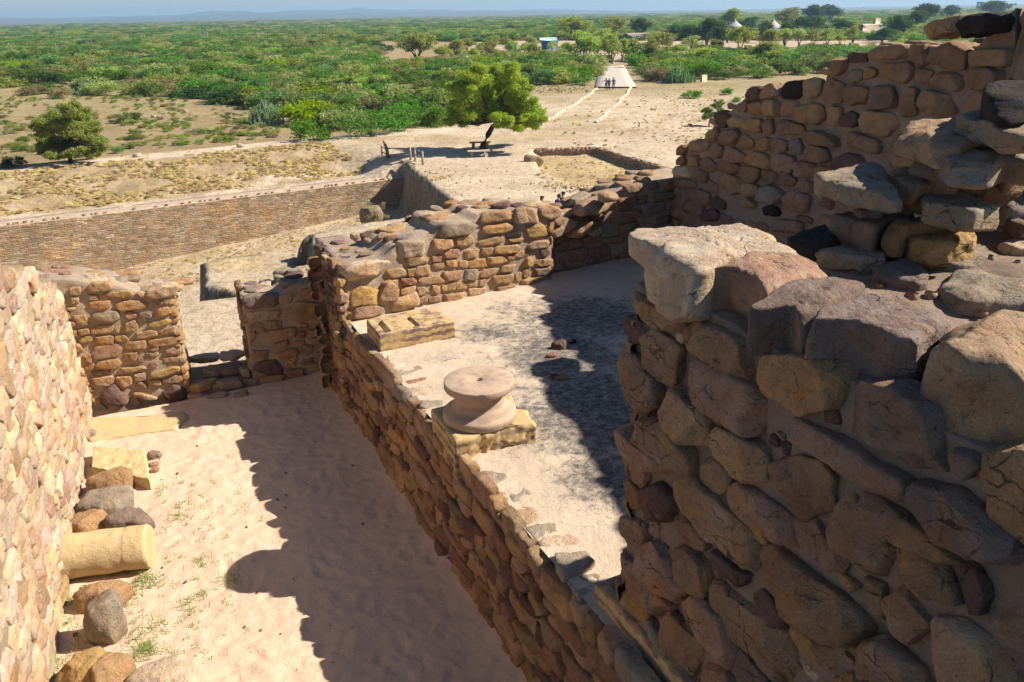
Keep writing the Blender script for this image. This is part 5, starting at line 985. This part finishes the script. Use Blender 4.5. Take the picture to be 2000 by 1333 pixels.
def mk_tree(kind, seed):
    rnd = random.Random(seed); mb = MB(); col = {'park': (.30, .35, .08), 'dark': (.05, .11, .025), 'lime': (.16, .18, .025)}[kind]; L = []
    for _ in range(11): a = rnd.uniform(0, 6.28); r = rnd.uniform(.0, .33); s_ = rnd.uniform(.17, .25); L.append((r*math.cos(a), r*math.sin(a), .58-.9*r*r+rnd.uniform(-.18, .08), s_*1.1, s_*1.1, s_*.8))
    leaves(mb, sublobes(L, 3, .5, seed), 4200, .030, col, seed=seed, gap=.15); m2 = MB()
    for q in range(4): a = q*1.6+rnd.uniform(-.3, .3); tube(m2, [(0, 0, -.03), (.05*math.cos(a), .05*math.sin(a), .16), (.2*math.cos(a), .2*math.sin(a), .45), (.28*math.cos(a), .28*math.sin(a), .62)], [.028, .02, .012, .005], 6, (.12, .09, .07))
    return mb, m2
bush_me = {k: [mk_bush(k, 100+i*7+len(k)).mesh('bush', M['leaf'], False) for i in range(3)] for k in ('green', 'olive', 'brown', 'dark', 'lime', 'straw', 'spiky')}
def put_bush(kind, p, w_, h_=None, rz=None, name='thorn_bush', lab='', cat='bush', group=None, sink=.06):
    o = bpy.data.objects.new(name, random.choice(bush_me[kind])); COL.objects.link(o); h_ = h_ or w_
    o.location = (p[0], p[1], p[2]-sink*h_); o.scale = (w_, w_, h_); o.rotation_euler = (0, 0, random.uniform(0, 6.28) if rz is None else rz); return tag(o, lab, cat, group)
def px_bush(kind, cx, by, wpx, hpx, lab, name='thorn_bush', cat='bush'):
    p = ground_at(cx, by); mpp = np.linalg.norm(atY(cx+1, by, p[1])-atY(cx, by, p[1])); p = p+np.array([0, wpx*mpp*.3, 0]); return put_bush(kind, (p[0], p[1], gz(p[0], p[1])), wpx*mpp, hpx*mpp*1.35, name=name, lab=lab, cat=cat)
for a in [('spiky', 515, 247, 76, 62, 'tall grey green succulent bush standing clear in the open ground', 'succulent_bush'), ('spiky', 664, 222, 62, 46, 'grey green succulent bush behind the dark green thicket', 'succulent_bush'), ('spiky', 168, 186, 60, 34, 'light green upright bush at the near edge of the scrub on the left', 'succulent_bush'),
          ('spiky', 728, 268, 16, 18, 'tiny pale succulent at the edge of the path', 'succulent_bush'), ('green', 600, 278, 110, 60, 'dense dark green bush beside the path, leftmost of the green thicket'), ('green', 690, 272, 105, 62, 'dense green bush beside the path, in the middle of the thicket'), ('green', 770, 262, 110, 60, 'green bush of the thicket left of the big leaning tree'),
          ('green', 840, 250, 100, 62, 'green bush partly behind the big leaning tree'), ('green', 660, 240, 90, 44, 'green bush in the second row behind the thicket'), ('dark', 740, 225, 100, 46, 'dark creeper covered bush behind the thicket'), ('olive', 620, 225, 70, 30, 'olive bush behind the thicket'), ('green', 830, 215, 110, 46, 'wide green bush behind the left part of the big tree crown'),
          ('green', 250, 242, 56, 32, 'single dark green shrub in the open ground at the left'), ('dark', 18, 331, 62, 40, 'dark shrub cut by the left edge of the photo beside the path'), ('dark', 415, 205, 118, 48, 'broad dark bush with brown top at the near edge of the scrub'), ('brown', 440, 190, 80, 34, 'dry brown bush top over the broad dark bush'), ('dark', 335, 195, 50, 26, 'low dark green bush left of the broad dark bush'),
          ('lime', 262, 186, 60, 22, 'yellow green bush in the gap of the scrub on the left'), ('brown', 108, 194, 60, 34, 'dry brown tangle of bush on the left'), ('brown', 55, 188, 60, 30, 'dry brown bush near the left edge'), ('dark', 85, 180, 60, 26, 'dark bush between the brown tangles'), ('brown', 30, 160, 40, 26, 'brown topped bush by the left edge, farther back'),
          ('green', 1355, 194, 50, 24, 'feathery green shrub on the bare slope'), ('green', 1422, 186, 36, 20, 'small dark green shrub beside the stepped wall'), ('green', 1440, 202, 30, 14, 'low shrub on the slope nearest the stepped wall'), ('lime', 1268, 140, 48, 40, 'bright yellow green round bush right of the causeway'), ('spiky', 1330, 163, 70, 46, 'bushy upright grey green thicket right of the causeway', 'succulent_bush'),
          ('brown', 1100, 165, 60, 26, 'grey dry bush left of the causeway'), ('green', 1140, 168, 56, 22, 'green shrub at the left edge of the causeway'), ('green', 1072, 128, 30, 18, 'dark round shrub near the park fence'), ('lime', 812, 132, 40, 30, 'yellow green sapling below the large round tree'), ('olive', 445, 205, 60, 24, 'straw coloured bush in front of the broad dark bush')]:
    px_bush(*a[:6], name=a[6] if len(a) > 6 else 'thorn_bush')
# park trees
pt = {}
for k in ('park', 'dark', 'lime'):
    for v_ in range(2):
        cm, tm = mk_tree(k, 40+v_*3+len(k)); pt[k, v_] = (cm.mesh('crown', M['leaf'], False), tm.mesh('trunk', M['bark']))
def park_tree(kind, cx, ty, by, wpx, lab, group):
    p = ground_at(cx, by); mpp = np.linalg.norm(atY(cx+1, by, p[1])-atY(cx, by, p[1])); ms = pt[kind, random.randint(0, 1)]; o = thing('park_tree', lab, 'tree', tuple(p), group); s_ = wpx*mpp*1.2; h = (by-ty)*mpp*1.2
    for nm, me in zip(('crown', 'trunk'), ms): c = bpy.data.objects.new(nm, me); COL.objects.link(c); c.parent = o
    o.scale = (s_, s_, h/.92); o.rotation_euler = (0, 0, random.uniform(0, 6.28))
gp, gd = 'pale round trees in the park', 'dark leafy trees round the buildings'
big = {(815, 68): 'large round olive tree standing in the scrub left of the park', (1120, 36): 'tall pale tree rising behind the park, left of the pair', (1195, 36): 'tall pale tree rising behind the park, right of the pair', (1142, 65): 'widest round tree beside the park fence, left of the causeway', (1445, 55): 'largest round tree right of the causeway, before the huts'}
for cx, ty, by, w_ in [(815, 68, 122, 72), (1120, 36, 78, 62), (1195, 36, 74, 56), (1142, 65, 127, 66), (1195, 70, 125, 50), (1235, 78, 118, 40), (1275, 80, 122, 42), (1300, 66, 105, 50), (1325, 88, 110, 36), (1000, 82, 112, 26), (1025, 85, 113, 30), (1042, 86, 116, 28), (1077, 82, 105, 24), (1105, 85, 118, 34), (962, 72, 100, 40), (990, 74, 98, 30), (1035, 72, 96, 30), (940, 85, 106, 35), (925, 95, 119, 24), (890, 80, 110, 38), (868, 92, 119, 44), (955, 82, 110, 30),
                       (912, 76, 101, 34), (1180, 58, 88, 50), (1215, 78, 120, 26), (1445, 55, 102, 54), (1500, 60, 98, 42), (1532, 58, 91, 40), (1560, 58, 92, 36), (1587, 60, 92, 34), (1615, 58, 90, 38), (1640, 68, 88, 26), (1665, 53, 86, 32), (1425, 20, 58, 42), (1350, 72, 98, 40), (1540, 18, 55, 60), (1395, 78, 102, 36), (1460, 90, 112, 40), (1490, 84, 118, 56), (1380, 95, 125, 60), (1530, 98, 125, 60)]:
    park_tree('park', cx, ty, by, w_, big.get((cx, ty), 'pale olive round tree with several thin trunks in the sandy park'), None if (cx, ty) in big else gp)
for cx, ty, by, w_ in [(1750, 33, 82, 46), (1722, 57, 84, 40), (1462, 36, 66, 50), (1380, 40, 88, 58), (1402, 55, 92, 46), (1250, 38, 76, 38), (1320, 50, 78, 38), (1345, 50, 80, 46), (1800, 10, 52, 56), (1785, 24, 62, 40), (1585, 12, 48, 40), (1620, 12, 44, 46), (1490, 44, 84, 34), (1530, 46, 84, 34), (1412, 50, 82, 32), (1455, 52, 82, 26), (1560, 36, 66, 40), (1590, 34, 68, 60), (1640, 40, 70, 50), (1362, 62, 88, 30), (1940, 4, 36, 60), (1852, 12, 42, 40), (1420, 62, 84, 34)]:
    park_tree('dark', cx, ty, by, w_, 'dark green leafy tree near the buildings beyond the park', gd)

# scrub: nearest bushes one by one, the rest as one object
def bline(u): return np.interp(u, [0, 330, 480, 560, 600, 880, 1060, 1165, 1166, 1240, 1241, 1500, 1700, 2000], [178, 186, 200, 215, 250, 240, 165, 165, 110, 110, 162, 155, 140, 130])
pts = []; D = 68.
while D < 2600:
    sp = np.interp(D, [68, 110, 200, 500, 1200, 2600], [3.3, 3.8, 5.0, 9.5, 21, 42]); na = int(D*1.55/sp)
    for q in range(na):
        a = -.76+1.52*(q+random.random())/na; d = D+random.uniform(-.5, .5)*sp; x, y = d*math.sin(a), d*math.cos(a); u, v = proj(x, y, -10.)
        if u < -60 or u > 2060 or v > bline(u)-2: continue
        park = 735 < u < 1750 and v > 80 and v < 118+(18 if 1160 < u < 1235 else 0) and not (u > 1350 and v > 104)
        if park and random.random() < .97: continue
        if 735 < u < 860 and 108 < v < 135 and random.random() < .6: continue
        if 230 < u < 300 and 150 < v and random.random() < .4: continue
        cl = math.sin(x/31+2*math.sin(y/47))*.3+math.sin(y/23+x/61)*.25
        if D > 150 and cl < -.40: continue
        pts.append((d, x, y, sp*random.choice([random.uniform(.6, 1.2), random.uniform(1.1, 1.9), random.uniform(1.5, 2.3)]), cl))
    D += sp*.82
pts.sort()
kinds = lambda cl: random.choices(['green', 'olive', 'brown', 'dark', 'lime'], [5+6*max(0, cl), 3.6-3*cl, .7, 1.0, .9])[0]
NI = 270
def bush_h(s_, d): return min(s_*random.uniform(.75, 1.25), random.uniform(2.6, 5.6) if d < 250 else random.uniform(4, 6.5))
lab_k = {'green': 'green thorn bush in the scrub beyond the ruin', 'olive': 'olive thorn bush in the scrub beyond the ruin', 'brown': 'dry brown bush in the scrub beyond the ruin', 'dark': 'dark green bush in the scrub beyond the ruin', 'lime': 'yellow green bush in the scrub beyond the ruin'}
for d, x, y, s_, cl in pts[:NI]: k = kinds(cl); put_bush(k, (x, y, gz(x, y)), s_, bush_h(s_, d), lab=lab_k[k], group='thorn scrub, '+k)
protos = bpy.data.collections.new('scrub kinds'); pk = []
for k in ('green', 'olive', 'brown', 'dark', 'lime', 'straw'):
    for i, me in enumerate(bush_me[k]): o = bpy.data.objects.new('k%02d' % len(pk), me); protos.objects.link(o); pk.append((k, i))
def scatter(name, P, label, cat):
    """P rows: x,y,z,w,h,rot,index"""
    P = np.array(P); me = bpy.data.meshes.new(name); me.vertices.add(len(P)); me.vertices.foreach_set('co', P[:, :3].ravel())
    for nm, tp, dat in (('sc', 'FLOAT_VECTOR', P[:, [3, 3, 4]]), ('ro', 'FLOAT_VECTOR', np.column_stack([np.zeros((len(P), 2)), P[:, 5]]))):
        at_ = me.attributes.new(nm, tp, 'POINT'); at_.data.foreach_set('vector', dat.ravel().astype(np.float32))
    at_ = me.attributes.new('ix', 'INT', 'POINT'); at_.data.foreach_set('value', P[:, 6].astype(np.int32))
    o = bpy.data.objects.new(name, me); COL.objects.link(o); ng = bpy.data.node_groups.new(name, 'GeometryNodeTree')
    ng.interface.new_socket('Geometry', in_out='INPUT', socket_type='NodeSocketGeometry'); ng.interface.new_socket('Geometry', in_out='OUTPUT', socket_type='NodeSocketGeometry')
    gi = ng.nodes.new('NodeGroupInput'); go = ng.nodes.new('NodeGroupOutput'); mp = ng.nodes.new('GeometryNodeMeshToPoints'); ip = ng.nodes.new('GeometryNodeInstanceOnPoints'); ci = ng.nodes.new('GeometryNodeCollectionInfo')
    ci.inputs['Collection'].default_value = protos; ci.inputs['Separate Children'].default_value = True; ci.inputs['Reset Children'].default_value = True; ip.inputs['Pick Instance'].default_value = True
    def na_(nm, tp): x = ng.nodes.new('GeometryNodeInputNamedAttribute'); x.data_type = tp; x.inputs['Name'].default_value = nm; return x.outputs['Attribute']
    L = ng.links.new; L(gi.outputs[0], mp.inputs['Mesh']); L(mp.outputs[0], ip.inputs['Points']); L(ci.outputs[0], ip.inputs['Instance']); L(na_('ix', 'INT'), ip.inputs['Instance Index']); L(na_('sc', 'FLOAT_VECTOR'), ip.inputs['Scale']); L(na_('ro', 'FLOAT_VECTOR'), ip.inputs['Rotation']); L(ip.outputs[0], go.inputs[0])
    md = o.modifiers.new('scatter', 'NODES'); md.node_group = ng; return tag(o, label, cat, kind='stuff')
rows = []; ZZ = terr(np.array([q[1] for q in pts[NI:]]), np.array([q[2] for q in pts[NI:]]))
for (d, x, y, s_, cl), zz_ in zip(pts[NI:], ZZ): k = kinds(cl); rows.append((x, y, zz_-.05*s_, s_, bush_h(s_, d), random.uniform(0, 6.28), pk.index((k, random.randint(0, 2)))))
scatter('bushland', rows, 'endless green thorn scrub covering the plain to the horizon', 'scrub')
rows = []
for _ in range(900):
    u, v = random.uniform(-20, 560), random.uniform(192, 300)
    if v > np.interp(u, [0, 350, 560], [322, 290, 268]): continue
    if fbm(np.array([[u/90., v/22., 3.]]), 2)[0] < -.12: continue
    p = ground_at(u, v); k = random.choices(['green', 'olive', 'spiky', 'brown'], [2, 4, 3, 1.5])[0]; s_ = random.uniform(.4, 1.5); k = 'olive' if k == 'spiky' else k; rows.append((p[0], p[1], p[2], s_, s_*.55, random.uniform(0, 6), pk.index((k, random.randint(0, 2)))))
for _ in range(330):
    u, v = random.choice([(random.uniform(0, 700), random.uniform(290, 400)), (random.uniform(1050, 1500), random.uniform(175, 290)), (random.uniform(1050, 1165), random.uniform(168, 182))]); p = ground_at(u, v); s_ = random.uniform(.15, .55); rows.append((p[0], p[1], p[2], s_, s_*.6, random.uniform(0, 6), pk.index((random.choice(['brown', 'brown', 'olive']), random.randint(0, 2)))))
uu = []
for _ in range(5200):
    a_, b_ = random.uniform(-16, WLEN-2), random.uniform(2.2, 12.5); x, y = WA[0]+wd[0]*a_+wn[0]*b_, WA[1]+wd[1]*a_+wn[1]*b_
    if math.sin(a_*.9+b_*.6)+math.sin(b_*1.3-a_*.33) > -.5: uu.append((x, y, random.uniform(.18, .55)))
for _ in range(900): a_, b_ = random.uniform(-10, WLEN), -random.uniform(1.2, 9); uu.append((WA[0]+wd[0]*a_+wn[0]*b_, WA[1]+wd[1]*a_+wn[1]*b_, random.uniform(.12, .35)))
for _ in range(700): u, v = random.choice([(random.uniform(1050, 1300), random.uniform(305, 370)), (random.gauss(1350, 60), random.uniform(170, 290)), (random.uniform(1240, 1420), random.uniform(180, 260))]); p = at(u, v, -10.1); uu.append((p[0], p[1], random.uniform(.12, .4)))
ua = np.array(uu); uz = terr(ua[:, 0], ua[:, 1])
for (x, y, s_), z_ in zip(uu, uz): rows.append((x, y, z_-.02, s_, s_*random.uniform(.5, .9), random.uniform(0, 6), pk.index(('straw', random.randint(0, 2)))))
for _ in range(60): p = at(random.gauss(730, 9), random.gauss(424, 5), -10.9); rows.append((p[0], p[1], -11.0+random.uniform(0, .5), .5, .5, random.uniform(0, 6), pk.index(('brown', random.randint(0, 2)))))
scatter('low_scrub', rows, 'low pale tussocks dotted over the dry open ground', 'ground cover')
mb = MB()
for x, y in [(362, 219), (300, 230), (152, 306), (268, 307), (470, 288), (500, 303)]: p = ground_at(x, y); blob(mb, (p[0], p[1], p[2]+.12), (.7, .4, .35), 0, (.62, .58, .52), nt=14, nr=5)
tag(mb.build('pale_rocks', M['stone']), 'a few pale rocks lying in the open ground', 'rocks', kind='stuff')

# ------------------------------------------------------------ buildings, poles, fence of the park
def px_dim(px, by, z=-10.):
    p = ground_at(px, by, z); return p, np.linalg.norm(atY(px+1, by, p[1])-atY(px, by, p[1]))
def hut(cx, apex, eave, by, wpx, lab, blue=False):
    p, m_ = px_dim(cx, by); t = thing('hut', lab, 'hut', tuple(p)); R_ = wpx*m_/2; he = (by-eave)*m_; ha = (by-apex)*m_*1.05
    mb = MB(); lathe(mb, [(R_*.82, -.5), (R_*.82, he)], p, 20, (.62, .58, .54)); under(mb.build('wall', M['plaster']), t)
    mb = MB(); lathe(mb, [(R_*1.05, he-.2), (R_*1.08, he), (R_*.75, he+(ha-he)*.30), (R_*.35, he+(ha-he)*.68), (.15, ha), (.1, ha+.7), (0, ha+.7)], p, 28, (.50, .46, .43)); under(mb.build('roof', M['plaster']), t)
    if blue: mb = MB(); box(mb, p+[0, -R_*1.1, he-.4], (R_*.9, .15, 1.1), (.06, .16, .5), bev=.02); under(mb.build('sign_band', M['metal']), t); mb = MB(); box(mb, p+[-R_*.4, -R_*1.0, he/2-.4], (.5, .5, he+.4), (.8, .78, .75), bev=.02); under(mb.build('porch_post', M['plaster']), t)
hut(1433, 44, 56, 74, 34, 'round hut with a pale conical roof among dark trees, middle of the three'); hut(1507, 44, 58, 78, 40, 'round hut with a conical roof and a blue band under the eave', True); hut(1310, 53, 63, 74, 24, 'round hut with a pale conical roof, leftmost and half hidden by trees')
def block_house(cx, ty, by, wpx, col, lab, name='stone_building', extra=None):
    p, m_ = px_dim(cx, by); t = thing(name, lab, 'building', tuple(p)); W_ = wpx*m_; h = (by-ty)*m_; mb = MB(); box(mb, p+[0, W_*.3, h/2-.3], (W_, W_*.6, h+.6), col, rz=.15, bev=.05); under(mb.build('wall', M['plaster']), t)
    mb = MB(); box(mb, p+[0, W_*.3, h+.12], (W_*1.06, W_*.66, .35), tuple(np.array(col)*1.15), rz=.15, bev=.04); under(mb.build('roof', M['plaster']), t)
    for q in (-.3, .05): mb = MB(); box(mb, p+[q*W_, -.02, h*.45], (W_*.14, .12, h*.42), (.08, .07, .06), rz=.15, bev=.01); under(mb.build('window', M['metal']), t)
    if extra: mb = MB(); box(mb, p+[W_*.28, W_*.25, h+1.1], (W_*.26, W_*.25, 1.9), tuple(np.array(col)*1.1), rz=.15, bev=.05); under(mb.build('stair_head', M['plaster']), t)
block_house(1700, 51, 76, 42, (.46, .37, .27), 'flat roofed sandstone building with a small raised stair head', extra=1)
block_house(1243, 68, 80, 40, (.30, .25, .22), 'low dark roofed building half hidden behind trees', name='low_building')
block_house(1160, 112, 121, 60, (.26, .24, .24), 'long low grey shed behind the widest round tree', name='shed')
p, m_ = px_dim(1074, 97); t = thing('kiosk', 'bright blue kiosk with a pale flat roof among the park trees', 'kiosk', tuple(p)); mb = MB(); box(mb, p+[0, 1.5, 1.1], (32*m_, 3, 2.4), (.04, .20, .42), bev=.04); under(mb.build('wall', M['metal']), t); mb = MB(); box(mb, p+[-.5, 1.4, 2.75], (34*m_, 4, .8), (.45, .60, .68), bev=.1); under(mb.build('roof', M['metal']), t)
lp = 'thin concrete pole in the distant power line across the scrub'
for x, ty, by in [(21, 89, 105), (30, 104, 112), (112, 92, 104), (194, 84, 95), (253, 72, 88), (345, 74, 88), (402, 68, 84), (408, 64, 87), (418, 54, 62), (434, 58, 73), (463, 68, 88), (507, 65, 88), (641, 59, 72), (706, 54, 70), (894, 47, 60), (1049, 50, 60), (1226, 42, 66), (1314, 31, 45), (1343, 32, 45), (1577, 24, 40), (1682, 22, 46)]:
    p, m_ = px_dim(x, by); h = (by-ty)*m_*1.25; t = thing('utility_pole', lp, 'pole', tuple(p), 'poles across the plain'); mb = MB(); tube(mb, [p-[0, 0, 1], p+[0, 0, h]], [.10, .07], 6, (.5, .48, .45)); under(mb.build('pole', M['plaster']), t); mb = MB(); box(mb, p+[0, 0, h-.5], (1.8, .12, .14), (.4, .38, .35)); under(mb.build('crossarm', M['plaster']), t)
pf = None
for q, x in enumerate(np.linspace(1096, 1168, 9)):
    p, m_ = px_dim(x, 124+6*(q/8)); 
    if pf is None: pf = thing('park_fence', 'dark metal post and rail fence in front of the park, left of the causeway', 'fence', tuple(p)); prev = p
    mb = MB(); box(mb, p+[0, 0, .55], (.16, .16, 1.5), (.07, .06, .05)); under(mb.build('post', M['metal']), pf)
    if q:
        for f in (.5, 1.05): mb = MB(); tube(mb, [prev+[0, 0, f], p+[0, 0, f]], .05, 6, (.07, .06, .05)); under(mb.build('rail', M['metal']), pf)
    prev = p
p, m_ = px_dim(1174, 131); gt = thing('gate', 'open dark metal gate leaf at the start of the causeway', 'gate', tuple(p)); mb = MB(); box(mb, p+[-.7, 0, .8], (.12, .12, 1.8), (.06, .05, .05)); box(mb, p+[.7, .6, .8], (.12, .12, 1.8), (.06, .05, .05)); under(mb.build('gate_post', M['metal']), gt); mb = MB()
for f in (.3, .8, 1.3): tube(mb, [p+[-.7, 0, f], p+[.7, .6, f]], .05, 6, (.06, .05, .05))
under(mb.build('gate_leaf', M['metal']), gt)

# ------------------------------------------------------------ people
def skinobj(name, verts, edges, rad, mt, col, parent, root=0):
    me = bpy.data.meshes.new(name); me.from_pydata([tuple(v) for v in verts], edges, []); o = bpy.data.objects.new(name, me); COL.objects.link(o); o.parent = parent
    md = o.modifiers.new('skin', 'SKIN'); md.use_smooth_shade = True
    for i, r_ in enumerate(rad): me.skin_vertices[0].data[i].radius = (r_, r_) if np.isscalar(r_) else r_
    me.skin_vertices[0].data[root].use_root = True; sb = o.modifiers.new('sub', 'SUBSURF'); sb.levels = sb.render_levels = 1
    m_, n_, b__ = mat(name+'_cloth'); v = objvec(n_); n_.links.new(mix(n_, noise(n_, 9, 4, .6, v), tuple(c*.8 for c in col), tuple(min(1, c*1.15) for c in col)), b__.inputs['Base Color']); me.materials.append(m_); return o
def person(x, y, z, H, facing, shirt, pants, lab, walk=.12, arm='down', hair=(.02, .017, .015), longhair=False):
    t = thing('person', lab, 'person', (x, y, z)); t.rotation_euler = (0, 0, facing); t.scale = (H/1.7,)*3   # figure faces -Y before turning
    w_ = walk; V = {'pel': (0, 0, .93), 'wai': (0, 0, 1.08), 'che': (0, 0, 1.28), 'nec': (0, 0, 1.45), 'hd0': (0, -.005, 1.53), 'hd1': (0, -.01, 1.60), 'hd2': (0, 0, 1.68), 'nose': (0, -.095, 1.585),
                    'hl': (.09, 0, .88), 'kl': (.10, -.04-w_, .5), 'al': (.10, -w_*1.2, .09), 'tl': (.10, -w_*1.2-.15, .03), 'hr': (-.09, 0, .88), 'kr': (-.10, -.04+w_*.6, .5), 'ar': (-.10, w_*1.4, .10), 'tr': (-.10, w_*1.4-.14, .03),
                    'sl': (.19, 0, 1.39), 'el': (.25, .03, 1.12), 'wl': (.26, -.06, .88), 'pl': (.26, -.09, .79), 'sr': (-.19, 0, 1.39), 'er': (-.25, .03, 1.12), 'wr': (-.26, -.06, .88), 'pr': (-.26, -.09, .79)}
    if arm == 'out': V.update({'el': (.42, 0, 1.25), 'wl': (.62, -.05, 1.22), 'pl': (.7, -.06, 1.2)})
    K = list(V); ix = {k: i for i, k in enumerate(K)}
    R = dict(pel=(.14, .10), wai=(.12, .09), che=(.15, .10), nec=.052, hd0=.065, hd1=.085, hd2=.055, nose=.018, hl=.085, kl=.06, al=.04, tl=.035, hr=.085, kr=.06, ar=.04, tr=.035, sl=.055, el=.04, wl=.028, pl=.03, sr=.055, er=.04, wr=.028, pr=.03)
    E = [('pel', 'wai'), ('wai', 'che'), ('che', 'nec'), ('nec', 'hd0'), ('hd0', 'hd1'), ('hd1', 'hd2'), ('hd1', 'nose'), ('pel', 'hl'), ('hl', 'kl'), ('kl', 'al'), ('al', 'tl'), ('pel', 'hr'), ('hr', 'kr'), ('kr', 'ar'), ('ar', 'tr'), ('che', 'sl'), ('sl', 'el'), ('el', 'wl'), ('wl', 'pl'), ('che', 'sr'), ('sr', 'er'), ('er', 'wr'), ('wr', 'pr')]
    # fingers and thumb
    for s_, w0 in (('l', 'pl'), ('r', 'pr')):
        px_, py_, pz_ = V[w0]
        for q in range(5):
            k = 'f%s%d' % (s_, q); V[k] = (px_+(.0 if q else 0), py_-.035+.018*q if q < 4 else py_-.06, pz_-.085+.006*abs(q-1.5) if q < 4 else pz_-.03); K.append(k); ix[k] = len(K)-1; R[k] = .009; E.append((w0, k))
    skinobj('body', [V[k] for k in K], [(ix[a], ix[b]) for a, b in E], [R[k] for k in K], None, (.36, .22, .15), t)
    def sub(name, ks, es, gr, col):
        skinobj(name, [V[k] for k in ks], [(ks.index(a), ks.index(b)) for a, b in es], [tuple(np.array(R[k] if not np.isscalar(R[k]) else (R[k], R[k]))+gr) for k in ks], None, col, t)
    sub('shirt', ['pel', 'wai', 'che', 'sl', 'el', 'sr', 'er'], [('pel', 'wai'), ('wai', 'che'), ('che', 'sl'), ('sl', 'el'), ('che', 'sr'), ('sr', 'er')], .018, shirt)
    sub('trousers', ['pel', 'hl', 'kl', 'al', 'hr', 'kr', 'ar'], [('pel', 'hl'), ('hl', 'kl'), ('kl', 'al'), ('pel', 'hr'), ('hr', 'kr'), ('kr', 'ar')], .013, pants)
    mb = MB(); blob(mb, (0, .025, 1.635), (.20, .21, .17), 0, hair, nt=20, nr=7, cuts=0, e=.8, rough=.003)
    if longhair: blob(mb, (0, .075, 1.5), (.18, .1, .3), 0, hair, nt=16, nr=6, cuts=0, e=.7, rough=.003)
    h_ = mb.build('hair', M['cloth']); h_.parent = t; return t
for px, top, H, f, sh, pa, lab, kw in [(1059, 383, 1.62, .5, (.03, .025, .03), (.05, .05, .06), 'woman with long dark hair and a dark top, leftmost of three visitors behind the wall', dict(longhair=True, walk=0)),
                                       (1091, 379, 1.66, -.9, (.03, .05, .30), (.04, .04, .05), 'man in a black and blue top, middle of three visitors behind the wall', dict(walk=0)), (1099.5, 374, 1.72, -.7, (.06, .08, .11), (.04, .04, .05), 'man in a dark grey shirt, rightmost of three visitors behind the wall', dict(walk=0))]:
    p = at(px, top, -10+H); person(p[0], p[1], gz(p[0], p[1]), H, f, sh, pa, lab, **kw)
for px, py, H, f, sh, pa, lab, kw in [(1183.5, 177, 1.6, math.pi, (.62, .42, .48), (.04, .05, .10), 'person in a pale pink top and dark trousers, one arm out, near the causeway', dict(arm='out', longhair=True)),
                                      (1189, 177, 1.55, math.pi, (.02, .03, .02), (.02, .02, .02), 'person dressed all in black, middle of the three walking to the causeway', dict(longhair=True)), (1198, 176, 1.62, math.pi, (.01, .17, .30), (.03, .04, .08), 'person in a teal blue jacket walking at the right of the trio', {}),
                                      (1191, 134, 1.7, math.pi, (.02, .03, .07), (.6, .58, .6), 'lone distant person in a dark top and pale trousers on the causeway', {})]:
    p = at(px, py, -9.97 if py > 150 else -9.82); person(p[0], p[1], p[2], H, f, sh, pa, lab, **kw)

# ------------------------------------------------------------ haze
m, n, b = mat('haze_air'); n.nodes.remove(b); pv = n.nodes.new('ShaderNodeVolumePrincipled'); pv.inputs['Color'].default_value = (.50, .74, 1, 1); pv.inputs['Density'].default_value = 2.0e-4; pv.inputs['Anisotropy'].default_value = .2
n.links.new(pv.outputs[0], n.nodes['Material Output'].inputs['Volume'])
mb = MB(); box(mb, (0, 4300, 12), (22000, 12600, 176)); hz = mb.build('haze', m, smooth=False); tag(hz, 'thin blue haze of the warm air over the plain', 'haze', kind='stuff')
